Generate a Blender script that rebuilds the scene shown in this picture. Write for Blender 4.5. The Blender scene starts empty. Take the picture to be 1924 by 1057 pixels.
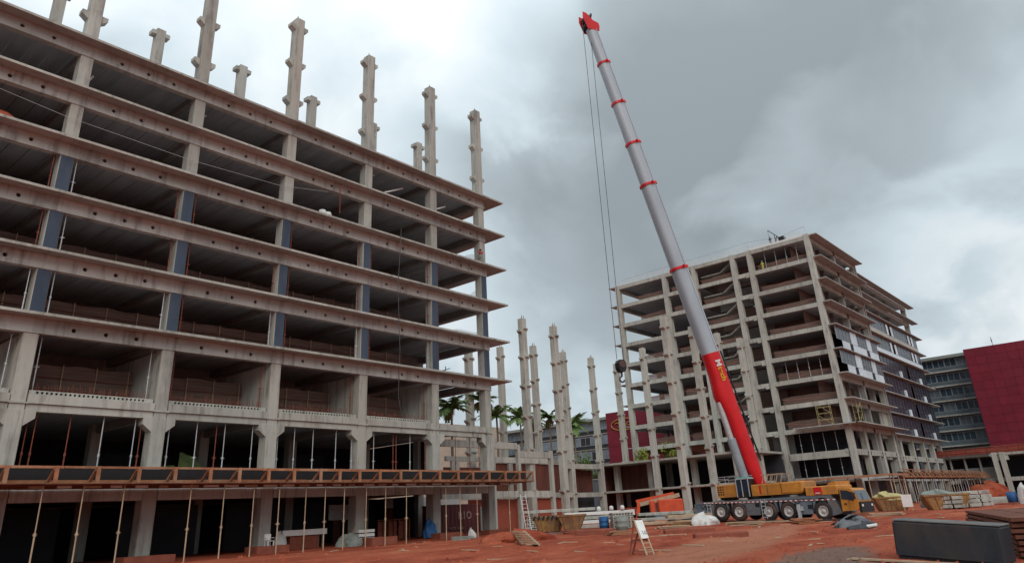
import bpy, math, random
import numpy as np
from mathutils import Vector, Matrix
random.seed(7)
rng = random.Random(11)
S = bpy.context.scene
COL = S.collection

# ------------------------------------------------------------------ camera
# X runs along the long facade of the left building, Y into it, Z up (metres)
yaw, pitch, roll = math.radians(39.7535), math.radians(22.489), math.radians(-3.1772)
fw = Vector((math.cos(pitch)*math.cos(yaw), math.cos(pitch)*math.sin(yaw), math.sin(pitch)))
rt = Vector((math.sin(yaw), -math.cos(yaw), 0.0))
up = rt.cross(fw)
r2 = math.cos(roll)*rt + math.sin(roll)*up
u2 = -math.sin(roll)*rt + math.cos(roll)*up
cam_d = bpy.data.cameras.new('camera')
cam = bpy.data.objects.new('camera', cam_d)
COL.objects.link(cam)
M = Matrix((r2, u2, -fw)).transposed().to_4x4()
M.translation = Vector((0, 0, 1.5))
cam.matrix_world = M
cam_d.sensor_width = 36.0
cam_d.lens = 36.0*1369.29/1924.0
cam_d.shift_y = -(528.5-400.39)/1924.0
cam_d.clip_start = 0.1
cam_d.clip_end = 5000
S.camera = cam

# ------------------------------------------------------------------ light
SUN_EL, SUN_AZ = math.radians(36), math.radians(230)     # azimuth in the XY plane, where the sun stands
sd = bpy.data.lights.new('sun', 'SUN'); sd.energy = 1.4; sd.angle = math.radians(40); sd.color = (1.0, 0.96, 0.9)
so = bpy.data.objects.new('sun', sd); COL.objects.link(so)
sv = Vector((math.cos(SUN_EL)*math.cos(SUN_AZ), math.cos(SUN_EL)*math.sin(SUN_AZ), math.sin(SUN_EL)))
so.rotation_euler = sv.to_track_quat('Z', 'Y').to_euler()
so.location = (0, -60, 120)

W = bpy.data.worlds.new('World'); S.world = W; W.use_nodes = True
nt = W.node_tree; nt.nodes.clear()
def nn(t, tree=None, **kw):
    n = (tree or nt).nodes.new(t)
    for k, v in kw.items(): setattr(n, k, v)
    return n
def lk(a, b, tree=None): (tree or nt).links.new(a, b)
out = nn('ShaderNodeOutputWorld')
sky = nn('ShaderNodeTexSky'); sky.sky_type = 'NISHITA'; sky.sun_disc = False
sky.sun_elevation = SUN_EL; sky.sun_rotation = math.radians(90)-SUN_AZ
bg1 = nn('ShaderNodeBackground'); bg1.inputs['Strength'].default_value = 0.08
lk(sky.outputs[0], bg1.inputs['Color'])
tc = nn('ShaderNodeTexCoord')
sep = nn('ShaderNodeSeparateXYZ'); lk(tc.outputs['Generated'], sep.inputs[0])
def mth(op, a, b=None, c=None, tree=None, clamp=False):
    n = nn('ShaderNodeMath', tree, operation=op); n.use_clamp = clamp
    for i, v in enumerate((a, b, c)):
        if v is None: continue
        if isinstance(v, (int, float)): n.inputs[i].default_value = v
        else: lk(v, n.inputs[i], tree)
    return n.outputs[0]
zc = mth('MAXIMUM', sep.outputs['Z'], 0.0)
den = mth('ADD', zc, 0.6)
cmb = nn('ShaderNodeCombineXYZ')
lk(mth('DIVIDE', sep.outputs['X'], den), cmb.inputs[0]); lk(mth('DIVIDE', sep.outputs['Y'], den), cmb.inputs[1])
def noise(vec, scale, detail, rough, dist, w, tree=None, dim='4D'):
    n = nn('ShaderNodeTexNoise', tree, noise_dimensions=dim)
    lk(vec, n.inputs['Vector'], tree)
    n.inputs['Scale'].default_value = scale; n.inputs['Detail'].default_value = detail
    n.inputs['Roughness'].default_value = rough; n.inputs['Distortion'].default_value = dist
    if dim == '4D': n.inputs['W'].default_value = w
    return n.outputs['Fac']
n1 = noise(cmb.outputs[0], 2.1, 8, 0.52, 0.35, 3.1)
n2 = noise(cmb.outputs[0], 4.6, 7, 0.5, 0.4, 8.4)
base = mth('ADD', mth('MULTIPLY', n1, 0.55), mth('MULTIPLY', n2, 0.45))
base = mth('MULTIPLY_ADD', mth('SUBTRACT', base, 0.5), 1.5, 0.57)
# the cloud bank and the breaks in it, where they stand
for v, amt, rad in [((0.80,0.392,0.454),-0.25,20), ((0.883,0.272,0.384),-0.17,16), ((0.737,0.526,0.425),-0.12,14),
                    ((0.486,0.683,0.546),0.16,24), ((0.952,0.154,0.266),0.26,13), ((0.17,0.823,0.542),-0.10,20),
                    ((0.89,0.017,0.455),-0.04,14), ((0.943,0.059,0.328),-0.16,9), ((0.62,0.66,0.42),0.06,12), ((0.792,0.535,0.294),0.12,12), ((0.644,0.484,0.592),0.10,9)]:
    dp = nn('ShaderNodeVectorMath', operation='DOT_PRODUCT')
    lk(tc.outputs['Generated'], dp.inputs[0]); dp.inputs[1].default_value = Vector(v).normalized()
    mr = nn('ShaderNodeMapRange', interpolation_type='SMOOTHERSTEP')
    lk(mth('ADD', dp.outputs['Value'], mth('MULTIPLY', mth('SUBTRACT', n2, 0.5), 0.12)), mr.inputs['Value'])
    mr.inputs['From Min'].default_value = math.cos(math.radians(rad*1.25)); mr.inputs['From Max'].default_value = 1.0
    mr.inputs['To Min'].default_value = 0; mr.inputs['To Max'].default_value = amt
    base = mth('ADD', base, mr.outputs[0])
ramp = nn('ShaderNodeValToRGB'); lk(base, ramp.inputs[0])
cr = ramp.color_ramp
cr.elements[0].position = 0.18; cr.elements[0].color = (0.275, 0.318, 0.34, 1)
cr.elements[1].position = 0.84; cr.elements[1].color = (0.83, 0.885, 0.91, 1)
e = cr.elements.new(0.45); e.color = (0.395, 0.455, 0.485, 1)
e = cr.elements.new(0.64); e.color = (0.575, 0.665, 0.715, 1)
bg2 = nn('ShaderNodeBackground'); lk(ramp.outputs[0], bg2.inputs['Color'])
# overcast sky: the zenith is brighter than the horizon
lk(mth('MULTIPLY_ADD', mth('POWER', zc, 1.5), 0.75, 0.88), bg2.inputs['Strength'])
mx = nn('ShaderNodeMixShader'); mx.inputs[0].default_value = 0.94
lk(bg1.outputs[0], mx.inputs[1]); lk(bg2.outputs[0], mx.inputs[2]); lk(mx.outputs[0], out.inputs['Surface'])

vs = S.view_settings
vs.view_transform = 'Standard'; vs.look = 'None'; vs.gamma = 1; vs.exposure = 0.12; vs.use_curve_mapping = False
S.cycles.max_bounces = 6; S.cycles.diffuse_bounces = 4

# ------------------------------------------------------------------ materials
MATS = {}
def mat(name, c1, c2=None, scale=1.0, rough=0.85, bump=0.0, stretch=(1,1,1), metal=0.0, detail=5, c3=None, spec=0.3, fine=0.0, alpha=1.0, streak=0.0, vary=0.16):
    """noise-driven colour between c1, c2 (and patches of c3), optional bump"""
    if name in MATS: return MATS[name]
    m = bpy.data.materials.new(name); m.use_nodes = True; t = m.node_tree
    b = t.nodes['Principled BSDF']
    b.inputs['Roughness'].default_value = rough; b.inputs['Metallic'].default_value = metal
    b.inputs['Specular IOR Level'].default_value = spec
    c2 = c2 or tuple(x*0.8 for x in c1)
    g = nn('ShaderNodeNewGeometry', t)
    mp = nn('ShaderNodeMapping', t); mp.inputs['Scale'].default_value = stretch; lk(g.outputs['Position'], mp.inputs[0], t)
    f = noise(mp.outputs[0], scale, detail, 0.6, 0.3, 1.7, t)
    rp = nn('ShaderNodeValToRGB', t); lk(f, rp.inputs[0], t)
    rp.color_ramp.elements[0].position = 0.32; rp.color_ramp.elements[0].color = (*c2, 1)
    rp.color_ramp.elements[1].position = 0.68; rp.color_ramp.elements[1].color = (*c1, 1)
    col = rp.outputs[0]
    if c3:
        f3 = noise(mp.outputs[0], scale*0.23, 6, 0.65, 0.6, 5.5, t)
        mr = nn('ShaderNodeMapRange', t); lk(f3, mr.inputs[0], t)
        mr.inputs[1].default_value = 0.48; mr.inputs[2].default_value = 0.66
        mix = nn('ShaderNodeMix', t, data_type='RGBA'); lk(mr.outputs[0], mix.inputs[0], t)
        lk(col, mix.inputs[6], t); mix.inputs[7].default_value = (*c3, 1); col = mix.outputs[2]
    if streak:
        m3 = nn('ShaderNodeMapping', t); m3.inputs['Scale'].default_value = (1,1,0.09); lk(g.outputs['Position'], m3.inputs[0], t)
        f4 = noise(m3.outputs[0], 2.3, 6, 0.7, 0.2, 8.8, t)
        f5 = noise(g.outputs['Position'], 0.55, 4, 0.6, 0.5, 2.8, t)
        mr4 = nn('ShaderNodeMapRange', t); lk(mth('MULTIPLY_ADD', f5, 0.5, f4, t), mr4.inputs[0], t)
        mr4.inputs[1].default_value = 0.74; mr4.inputs[2].default_value = 0.98; mr4.inputs[4].default_value = streak
        mix4 = nn('ShaderNodeMix', t, data_type='RGBA'); lk(mr4.outputs[0], mix4.inputs[0], t)
        lk(col, mix4.inputs[6], t); mix4.inputs[7].default_value = (0.12,0.105,0.095,1); col = mix4.outputs[2]
        f6 = noise(g.outputs['Position'], 9.0, 4, 0.75, 0.0, 1.1, t)
        mr6 = nn('ShaderNodeMapRange', t); lk(f6, mr6.inputs[0], t); mr6.inputs[1].default_value = 0.62; mr6.inputs[2].default_value = 0.8; mr6.inputs[4].default_value = 0.45
        mix6 = nn('ShaderNodeMix', t, data_type='RGBA'); lk(mr6.outputs[0], mix6.inputs[0], t)
        lk(col, mix6.inputs[6], t); mix6.inputs[7].default_value = (0.20,0.18,0.165,1); col = mix6.outputs[2]
    # every object a slightly different tone
    oi = nn('ShaderNodeObjectInfo', t)
    hs = nn('ShaderNodeHueSaturation', t); lk(col, hs.inputs['Color'], t)
    lk(mth('MULTIPLY_ADD', oi.outputs['Random'], vary, 1-vary*0.5, t), hs.inputs['Value'], t)
    lk(hs.outputs[0], b.inputs['Base Color'], t)
    if bump:
        fb = noise(mp.outputs[0], scale*4+fine, 6, 0.65, 0.2, 2.2, t)
        bn = nn('ShaderNodeBump', t); bn.inputs['Strength'].default_value = bump; bn.inputs['Distance'].default_value = 0.05
        lk(fb, bn.inputs['Height'], t); lk(bn.outputs[0], b.inputs['Normal'], t)
    if alpha < 1: b.inputs['Alpha'].default_value = alpha
    MATS[name] = m
    return m
CONC = mat('concrete', (0.45,0.44,0.395), (0.335,0.33,0.30), 0.9, 0.9, 0.25, (1,1,0.25), c3=(0.36,0.335,0.29), streak=0.75, vary=0.24)
CONC2 = mat('concrete_pale', (0.46,0.455,0.405), (0.345,0.345,0.31), 0.7, 0.9, 0.2, (1,1,0.2), c3=(0.38,0.36,0.315), streak=0.7, vary=0.24)
BEAM = mat('beam_concrete', (0.47,0.475,0.45), (0.37,0.375,0.355), 1.1, 0.9, 0.25, (0.35,1,1.4), c3=(0.36,0.345,0.31), streak=0.8, vary=0.26)
LIP = mat('canopy_concrete', (0.41,0.405,0.39), (0.31,0.305,0.29), 0.8, 0.9, 0.15, (0.5,1,1), c3=(0.37,0.335,0.305), streak=0.5, vary=0.24)
CEIL = mat('plank_concrete', (0.44,0.465,0.48), (0.32,0.335,0.345), 0.6, 0.9, 0.1, (2,0.3,1))
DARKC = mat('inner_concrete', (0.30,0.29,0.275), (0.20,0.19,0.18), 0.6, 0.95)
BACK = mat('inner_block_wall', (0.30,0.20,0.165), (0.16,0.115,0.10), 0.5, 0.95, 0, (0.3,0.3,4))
SHADEW = mat('interior_shade', (0.045,0.045,0.052), (0.022,0.022,0.028), 0.4, 0.9)  # near-black wall colour, puts the deep interior shade into the walls
HOLE = mat('hole_shade', (0.035,0.028,0.025), (0.02,0.018,0.016), 3, 0.95)  # near-black colour painted in for the shade inside the beam holes
BLUEJ = mat('jacket_paint', (0.060,0.080,0.115), (0.040,0.056,0.085), 1.2, 0.6, 0, (1,1,0.3))
RUST = mat('rusty_steel', (0.26,0.075,0.045), (0.14,0.04,0.028), 6, 0.8)
GALV = mat('galvanised_steel', (0.55,0.56,0.57), (0.40,0.41,0.42), 5, 0.5, metal=0.3)
WOOD = mat('formwork_timber', (0.38,0.17,0.085), (0.25,0.10,0.055), 2.5, 0.85, 0.2, (1,1,1), c3=(0.36,0.21,0.13), vary=0.3)
WOODP = mat('pale_timber', (0.48,0.36,0.24), (0.34,0.24,0.16), 2.5, 0.85)
DECKVOID = mat('deck_void_shade', (0.020,0.017,0.018), (0.012,0.011,0.012), 1.5, 0.6)  # near-black, painted in for the shaded void behind the deck rails
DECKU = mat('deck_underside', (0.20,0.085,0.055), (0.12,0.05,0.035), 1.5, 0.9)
NET = mat('red_safety_net', (0.27,0.175,0.14), (0.14,0.09,0.075), 1.6, 0.95, 0, (0.25,0.25,7), alpha=0.8)
WNET = mat('white_net', (0.7,0.7,0.68), (0.55,0.55,0.54), 1.5, 0.9, alpha=0.32)
BRICK = mat('red_clay_brick', (0.36,0.085,0.05), (0.22,0.055,0.035), 3.5, 0.9, 0.3, (1,1,3))
REDBOX = mat('earth_red_form', (0.30,0.09,0.055), (0.20,0.06,0.04), 2.2, 0.9, 0.3)
BROWNW = mat('brown_sheeting', (0.18,0.06,0.04), (0.08,0.03,0.024), 1.0, 0.8, 0, (1.2,1.2,0.15))
GLASS = mat('window_glass', (0.03,0.045,0.07), (0.012,0.02,0.032), 0.5, 0.25, spec=0.3)
GLASS2 = mat('curtain_glass', (0.05,0.085,0.115), (0.02,0.04,0.055), 0.35, 0.12, spec=0.8)
GLASSB = mat('grey_blue_panel', (0.13,0.165,0.185), (0.075,0.10,0.12), 0.4, 0.3, 0, (1,1,0.4), spec=0.6)
FRAMEW = mat('window_frame', (0.36,0.37,0.40), (0.26,0.27,0.30), 2, 0.5)
FRAMEB = mat('brown_frame', (0.13,0.115,0.12), (0.08,0.07,0.075), 2, 0.6)
WPANEL = mat('pale_panel', (0.62,0.70,0.76), (0.52,0.60,0.66), 0.8, 0.6)
CRIM = mat('crimson_cladding', (0.20,0.013,0.030), (0.145,0.009,0.022), 0.35, 0.55, 0, c3=(0.17,0.016,0.032))
GOLD = mat('gold_metal', (0.55,0.30,0.08), (0.38,0.2,0.05), 3, 0.4, metal=0.5)
BEIGE = mat('beige_render', (0.48,0.40,0.32), (0.38,0.31,0.25), 0.4, 0.9)
CWHITE = mat('boom_white', (0.40,0.455,0.50), (0.33,0.38,0.425), 0.7, 0.35, 0, (1,1,0.3))
CRED = mat('boom_red', (0.62,0.018,0.022), (0.50,0.012,0.018), 0.7, 0.35)
CYEL = mat('crane_yellow', (0.60,0.25,0.03), (0.42,0.165,0.03), 2.2, 0.5, 0, c3=(0.36,0.15,0.045), streak=0.35)
CGREY = mat('crane_grey', (0.15,0.18,0.21), (0.10,0.12,0.145), 1.6, 0.55, c3=(0.17,0.125,0.10))
CBLK = mat('crane_black', (0.02,0.021,0.024), (0.012,0.012,0.014), 2, 0.5)
TYRE = mat('tyre_rubber', (0.035,0.031,0.030), (0.02,0.019,0.019), 3, 0.9, c3=(0.09,0.05,0.038))
RIM = mat('wheel_rim', (0.55,0.52,0.50), (0.38,0.35,0.33), 5, 0.5)
WHITE = mat('white_paint', (0.74,0.73,0.71), (0.62,0.61,0.58), 2, 0.7)
LIFTR = mat('lift_orange', (0.62,0.09,0.03), (0.48,0.06,0.025), 2, 0.5)
SKIPY = mat('skip_yellow', (0.37,0.20,0.065), (0.20,0.09,0.04), 2.6, 0.85, 0.3, c3=(0.17,0.07,0.04), streak=0.5)
BLUEP = mat('blue_plastic', (0.025,0.12,0.30), (0.02,0.08,0.22), 2, 0.5)
CONTR = mat('container_red', (0.13,0.028,0.03), (0.085,0.02,0.022), 1, 0.7, c3=(0.10,0.025,0.022))
FADED = mat('faded_letter_paint', (0.42,0.31,0.29), (0.22,0.13,0.125), 3.5, 0.9)
TARPG = mat('grey_tarp', (0.17,0.175,0.18), (0.09,0.095,0.105), 2, 0.6, 0.4)
TARPD = mat('dark_tarp', (0.045,0.045,0.05), (0.025,0.027,0.03), 2, 0.6, 0.4)
TARPW = mat('white_sheet', (0.62,0.61,0.58), (0.45,0.44,0.42), 1.5, 0.8, 0.4)
BOXD = mat('dark_box_steel', (0.030,0.036,0.044), (0.016,0.020,0.026), 2.2, 0.65, 0.15, (1,1,0.4), c3=(0.062,0.045,0.038), streak=0.0)
BOXT = mat('dusty_lid', (0.19,0.185,0.175), (0.10,0.10,0.10), 1.6, 0.8, 0.2)
RSTACK = mat('stack_brown', (0.17,0.062,0.036), (0.09,0.034,0.024), 3, 0.85, 0.3, (3,0.6,1), c3=(0.24,0.09,0.05))
LEAF = mat('palm_leaf', (0.16,0.24,0.07), (0.09,0.15,0.05), 3, 0.6)
LEAFY = mat('yellow_leaf', (0.30,0.32,0.06), (0.18,0.21,0.05), 3, 0.6)
TRUNK = mat('palm_trunk', (0.22,0.18,0.14), (0.14,0.11,0.085), 3, 0.9)
CABLE = mat('steel_cable', (0.10,0.10,0.105), (0.07,0.07,0.075), 3, 0.6)
SKIN = mat('skin', (0.25,0.13,0.085), (0.2,0.1,0.07), 4, 0.7)
NAVY = mat('navy_workwear', (0.03,0.04,0.07), (0.02,0.028,0.05), 5, 0.9)
REDW = mat('red_workwear', (0.30,0.03,0.035), (0.22,0.02,0.025), 5, 0.9)
HIVIS = mat('hivis_yellow', (0.55,0.62,0.10), (0.45,0.5,0.08), 4, 0.7)
GREYD = mat('grey_drum', (0.27,0.29,0.26), (0.18,0.20,0.185), 2, 0.8)
YSCAF = mat('yellow_scaffold', (0.50,0.44,0.20), (0.38,0.32,0.15), 4, 0.7)

# ------------------------------------------------------------------ mesh builder
class MB:
    def __init__(s): s.v = []; s.f = []; s.sm = []
    def add(s, vs, fs, smooth=False):
        o = len(s.v); s.v += [tuple(p) for p in vs]
        for f in fs: s.f.append(tuple(i+o for i in f)); s.sm.append(smooth)
        return s
    def box(s, x0, x1, y0, y1, z0, z1, M=None):
        vs = [(x0,y0,z0),(x1,y0,z0),(x1,y1,z0),(x0,y1,z0),(x0,y0,z1),(x1,y0,z1),(x1,y1,z1),(x0,y1,z1)]
        if M is not None: vs = [M @ Vector(p) for p in vs]
        return s.add(vs, [(0,3,2,1),(4,5,6,7),(0,1,5,4),(1,2,6,5),(2,3,7,6),(3,0,4,7)])
    def cbox(s, x0, x1, y0, y1, z0, z1, c=0.05, M=None):
        """box with chamfered vertical edges and top"""
        pl = [(x0+c,y0),(x1-c,y0),(x1,y0+c),(x1,y1-c),(x1-c,y1),(x0+c,y1),(x0,y1-c),(x0,y0+c)]
        cx, cy = (x0+x1)/2, (y0+y1)/2
        tp = [(cx+(x-cx)*(1-2*c/max(x1-x0,1e-6)), cy+(y-cy)*(1-2*c/max(y1-y0,1e-6))) for x, y in pl]
        vs = [(x,y,z0) for x,y in pl]+[(x,y,z1-c) for x,y in pl]+[(x,y,z1) for x,y in tp]
        if M is not None: vs = [M @ Vector(p) for p in vs]
        fs = [tuple(range(7,-1,-1)), tuple(range(16,24))]
        for k in (0, 8):
            for i in range(8): fs.append((k+i, k+(i+1)%8, k+8+(i+1)%8, k+8+i))
        return s.add(vs, fs)
    def bar(s, p, q, w, h=None, upv=(0,0,1)):
        p = Vector(p); q = Vector(q); h = h or w; d = (q-p)
        if d.length < 1e-6: return s
        d.normalize(); u = Vector(upv)
        if abs(d.dot(u)) > 0.98: u = Vector((1,0,0))
        a = d.cross(u).normalized()*w/2; b = a.cross(d).normalized()*h/2
        vs = [p-a-b,p+a-b,p+a+b,p-a+b,q-a-b,q+a-b,q+a+b,q-a+b]
        return s.add(vs, [(0,3,2,1),(4,5,6,7),(0,1,5,4),(1,2,6,5),(2,3,7,6),(3,0,4,7)])
    def tube(s, p, q, r, r1=None, n=8, cap=True, smooth=True):
        p = Vector(p); q = Vector(q); r1 = r if r1 is None else r1
        d = (q-p).normalized(); u = Vector((0,0,1)) if abs(d.z) < 0.95 else Vector((1,0,0))
        a = d.cross(u).normalized(); b = a.cross(d).normalized()
        vs = []
        for c, rr in ((p, r), (q, r1)):
            for i in range(n):
                t = 2*math.pi*i/n; vs.append(c + a*math.cos(t)*rr + b*math.sin(t)*rr)
        s.add(vs, [(i, (i+1)%n, n+(i+1)%n, n+i)[::-1] for i in range(n)], smooth)
        if cap:
            s.add(vs[:n], [tuple(range(n))]); s.add(vs[n:], [tuple(range(n-1,-1,-1))])
        return s
    def path(s, pts, r, n=6):
        for a, b in zip(pts[:-1], pts[1:]): s.tube(a, b, r, n=n)
        return s
    def loft(s, rings, close=True, caps=True, smooth=False):
        n = len(rings[0]); vs = [p for r in rings for p in r]; fs = []
        for k in range(len(rings)-1):
            for i in range(n if close else n-1):
                fs.append((k*n+i, k*n+(i+1)%n, (k+1)*n+(i+1)%n, (k+1)*n+i))
        s.add(vs, fs, smooth)
        if caps: s.add(rings[0], [tuple(range(n-1,-1,-1))]); s.add(rings[-1], [tuple(range(n))])
        return s
    def prism(s, poly, axis, a, b):
        """polygon of (u,v): axis 'x' -> (y,z); 'y' -> (x,z); 'z' -> (x,y)"""
        def P(u, v, w): return {'x': (w,u,v), 'y': (u,w,v), 'z': (u,v,w)}[axis]
        return s.loft([[P(u,v,a) for u,v in poly], [P(u,v,b) for u,v in poly]])
    def lathe(s, prof, c, axis='y', n=20, smooth=True, caps=True):
        """profile of (radius, offset along axis)"""
        rings = []
        for r, o in prof:
            ring = []
            for i in range(n):
                t = 2*math.pi*i/n; u, v = r*math.cos(t), r*math.sin(t)
                ring.append({'y': (c[0]+u, c[1]+o, c[2]+v), 'z': (c[0]+u, c[1]+v, c[2]+o), 'x': (c[0]+o, c[1]+u, c[2]+v)}[axis])
            rings.append(ring)
        return s.loft(rings, smooth=smooth, caps=caps)
    def holed(s, x0, x1, z0, z1, y, holes, depth):
        """front face (normal -Y) at y with recessed octagonal holes [(x,z,r)] sorted by x"""
        cur = x0
        for hx, hz, r in holes:
            a, b = hx-r*1.6, hx+r*1.6
            if a > cur: s.add([(cur,y,z0),(a,y,z0),(a,y,z1),(cur,y,z1)], [(0,1,2,3)])
            outer = [(b,hz),(b,z1),(hx,z1),(a,z1),(a,hz),(a,z0),(hx,z0),(b,z0)]
            inner = [(hx+r*math.cos(math.pi*k/4), hz+r*math.sin(math.pi*k/4)) for k in range(8)]
            vs = [(u,y,v) for u,v in outer]+[(u,y,v) for u,v in inner]+[(u,y+depth,v) for u,v in inner]
            fs = []
            for k in range(8):
                j = (k+1)%8
                fs += [(k,8+k,8+j,j)[::-1] if False else (k, j, 8+j, 8+k), (8+k, 8+j, 16+j, 16+k)]
            s.add(vs, fs); s.add(vs[16:], [tuple(range(8))])
            cur = b
        if cur < x1: s.add([(cur,y,z0),(x1,y,z0),(x1,y,z1),(cur,y,z1)], [(0,1,2,3)])
        return s
    def mesh(s, name, m):
        me = bpy.data.meshes.new(name); me.from_pydata(s.v, [], s.f)
        me.polygons.foreach_set('use_smooth', s.sm); me.materials.append(m); me.update()
        return me
    def build(s, name, m, parent=None, loc=(0,0,0), **props):
        o = bpy.data.objects.new(name, s.mesh(name, m)); COL.objects.link(o)
        o.location = loc
        if parent is not None: o.parent = parent
        for k, v in props.items(): o[k] = v
        return o
def inst(name, me, parent=None, loc=(0,0,0), rz=0.0, **props):
    o = bpy.data.objects.new(name, me); COL.objects.link(o); o.location = loc; o.rotation_euler = (0,0,rz)
    if parent is not None: o.parent = parent
    for k, v in props.items(): o[k] = v
    return o
def thing(name, label, cat, loc=(0,0,0), rz=0.0, group=None):
    o = bpy.data.objects.new(name, None); COL.objects.link(o); o.empty_display_size = 0.3
    o.location = loc; o.rotation_euler = (0,0,rz); o['label'] = label; o['category'] = cat
    if group: o['group'] = group
    return o
def tag(o, label, cat, group=None):
    o['label'] = label; o['category'] = cat
    if group: o['group'] = group
    return o
def copy_tree(o, parent=None):
    c = o.copy(); COL.objects.link(c)
    if parent is not None: c.parent = parent
    for ch in list(o.children): copy_tree(ch, c)
    return c
def box(x0, x1, y0, y1, z0, z1): return MB().box(x0, x1, y0, y1, z0, z1)
ORD = ['first','second','third','fourth','fifth','sixth','seventh','eighth','ninth','tenth','eleventh','twelfth','thirteenth',
       'fourteenth','fifteenth','sixteenth','seventeenth','eighteenth','nineteenth','twentieth','twenty-first','twenty-second',
       'twenty-third','twenty-fourth','twenty-fifth','twenty-sixth','twenty-seventh','twenty-eighth']
def text_mesh(txt, size, m, extrude=0.01, spacing=1.0, bold=0.0):
    cu = bpy.data.curves.new('lettering', 'FONT'); cu.body = txt; cu.size = size; cu.extrude = extrude
    cu.align_x = 'CENTER'; cu.align_y = 'CENTER'; cu.space_character = spacing; cu.offset = bold
    o = bpy.data.objects.new('tmp', cu); COL.objects.link(o)
    dg = bpy.context.evaluated_depsgraph_get()
    me = bpy.data.meshes.new_from_object(o.evaluated_get(dg)); me.materials.clear(); me.materials.append(m)
    bpy.data.objects.remove(o); bpy.data.curves.remove(cu)
    return me

# ------------------------------------------------------------------ ground
def fbm(x, y, s=1.0):
    return (math.sin(x*0.31*s+1.3*math.sin(y*0.23*s))+math.sin(y*0.37*s+1.7*math.sin(x*0.19*s+1))+0.6*math.sin(x*0.83*s+y*0.71*s)+0.4*math.sin(x*1.7*s-y*1.3*s))/3.0
def gh(x, y):
    z = 0.05*fbm(x, y)
    z += 0.24*math.exp(-(((x-63)/9)**2+((y-32)/6)**2))          # the crane stands slightly high at its rear
    if 14 < x < 60: z -= 0.30*math.exp(-((y-48.0)/1.6)**2)*min(1,(x-14)/4)*min(1,(60-x)/6)   # trench in front of the deck props
    r = ((x-27)*0.55+(y-22)*0.83)
    for rc in (-2.2, 0.2, 3.4, 5.8): z -= (0.10*math.exp(-((r-rc+0.5*math.sin(x*0.13))/0.55)**2) - 0.06*math.exp(-((r-rc-0.9+0.5*math.sin(x*0.13))/0.5)**2))*min(1,max(0,(60-x)/15))
    z += 0.0                    # wheel ruts
    z += 0.16*math.exp(-(((x-44)/4.5)**2+((y-37)/2.4)**2))
    z -= 0.30*math.exp(-(((x-20.5)/4.0)**2+((y-2.4)/2.2)**2))
    return z
xs = np.unique(np.concatenate([np.linspace(-900,-12,14), np.arange(-12,12,2.0), np.arange(12,70,0.5), np.arange(70,150,1.5), np.linspace(150,1800,22)]))
ys = np.unique(np.concatenate([np.linspace(-900,-14,14), np.arange(-14,0,1.5), np.arange(0,56,0.5), np.arange(56,110,2.0), np.linspace(110,1800,20)]))
gv = []; rg = random.Random(3)
for y in ys:
    for x in xs:
        near = (8 < x < 130 and -10 < y < 90)
        gv.append((x, y, (gh(x, y)+rg.uniform(-0.02,0.02)) if near else 0.0))
nx = len(xs)
gf = [(j*nx+i, j*nx+i+1, (j+1)*nx+i+1, (j+1)*nx+i) for j in range(len(ys)-1) for i in range(nx-1)]
g = MB(); g.add(gv, gf, True)
gm = bpy.data.materials.new('red_earth'); gm.use_nodes = True; t = gm.node_tree
b = t.nodes['Principled BSDF']; b.inputs['Roughness'].default_value = 0.95; b.inputs['Specular IOR Level'].default_value = 0.15
geo = nn('ShaderNodeNewGeometry', t)
mp = nn('ShaderNodeMapping', t); lk(geo.outputs['Position'], mp.inputs[0], t); mp.inputs['Rotation'].default_value = (0,0,math.radians(35)); mp.inputs['Scale'].default_value = (0.35,1.0,1)
fA = noise(mp.outputs[0], 0.42, 8, 0.62, 0.7, 0.3, t)
fB = noise(geo.outputs['Position'], 2.6, 8, 0.7, 0.3, 4.0, t)
rp = nn('ShaderNodeValToRGB', t)
lk(mth('ADD', mth('MULTIPLY', fA, 0.68, None, t), mth('MULTIPLY', fB, 0.32, None, t), None, t), rp.inputs[0], t)
e0, e1 = rp.color_ramp.elements
e0.position = 0.36; e0.color = (0.19,0.037,0.019,1); e1.position = 0.66; e1.color = (0.48,0.17,0.085,1)
e = rp.color_ramp.elements.new(0.46); e.color = (0.31,0.066,0.034,1)
e = rp.color_ramp.elements.new(0.56); e.color = (0.40,0.103,0.052,1)
# gravel strewn patches: grey-brown areas with ragged edges
def patch(cx, cy, rx, ry, rot):
    m2 = nn('ShaderNodeMapping', t, vector_type='TEXTURE'); lk(geo.outputs['Position'], m2.inputs[0], t)
    m2.inputs['Location'].default_value = (cx,cy,0); m2.inputs['Rotation'].default_value = (0,0,math.radians(rot)); m2.inputs['Scale'].default_value = (rx,ry,1000)
    ln = nn('ShaderNodeVectorMath', t, operation='LENGTH'); lk(m2.outputs[0], ln.inputs[0], t)
    mr = nn('ShaderNodeMapRange', t); lk(mth('MULTIPLY_ADD', mth('SUBTRACT', fB, 0.5, None, t), 0.9, ln.outputs['Value'], t), mr.inputs[0], t)
    mr.inputs[1].default_value = 0.75; mr.inputs[2].default_value = 1.1; mr.inputs[3].default_value = 1; mr.inputs[4].default_value = 0
    return mr.outputs[0]
fC = noise(geo.outputs['Position'], 5.5, 8, 0.75, 0.1, 9.0, t)
gr = nn('ShaderNodeValToRGB', t); lk(fC, gr.inputs[0], t)
gr.color_ramp.elements[0].position = 0.35; gr.color_ramp.elements[0].color = (0.11,0.075,0.06,1)
gr.color_ramp.elements[1].position = 0.65; gr.color_ramp.elements[1].color = (0.22,0.165,0.135,1)
col = rp.outputs[0]
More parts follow.
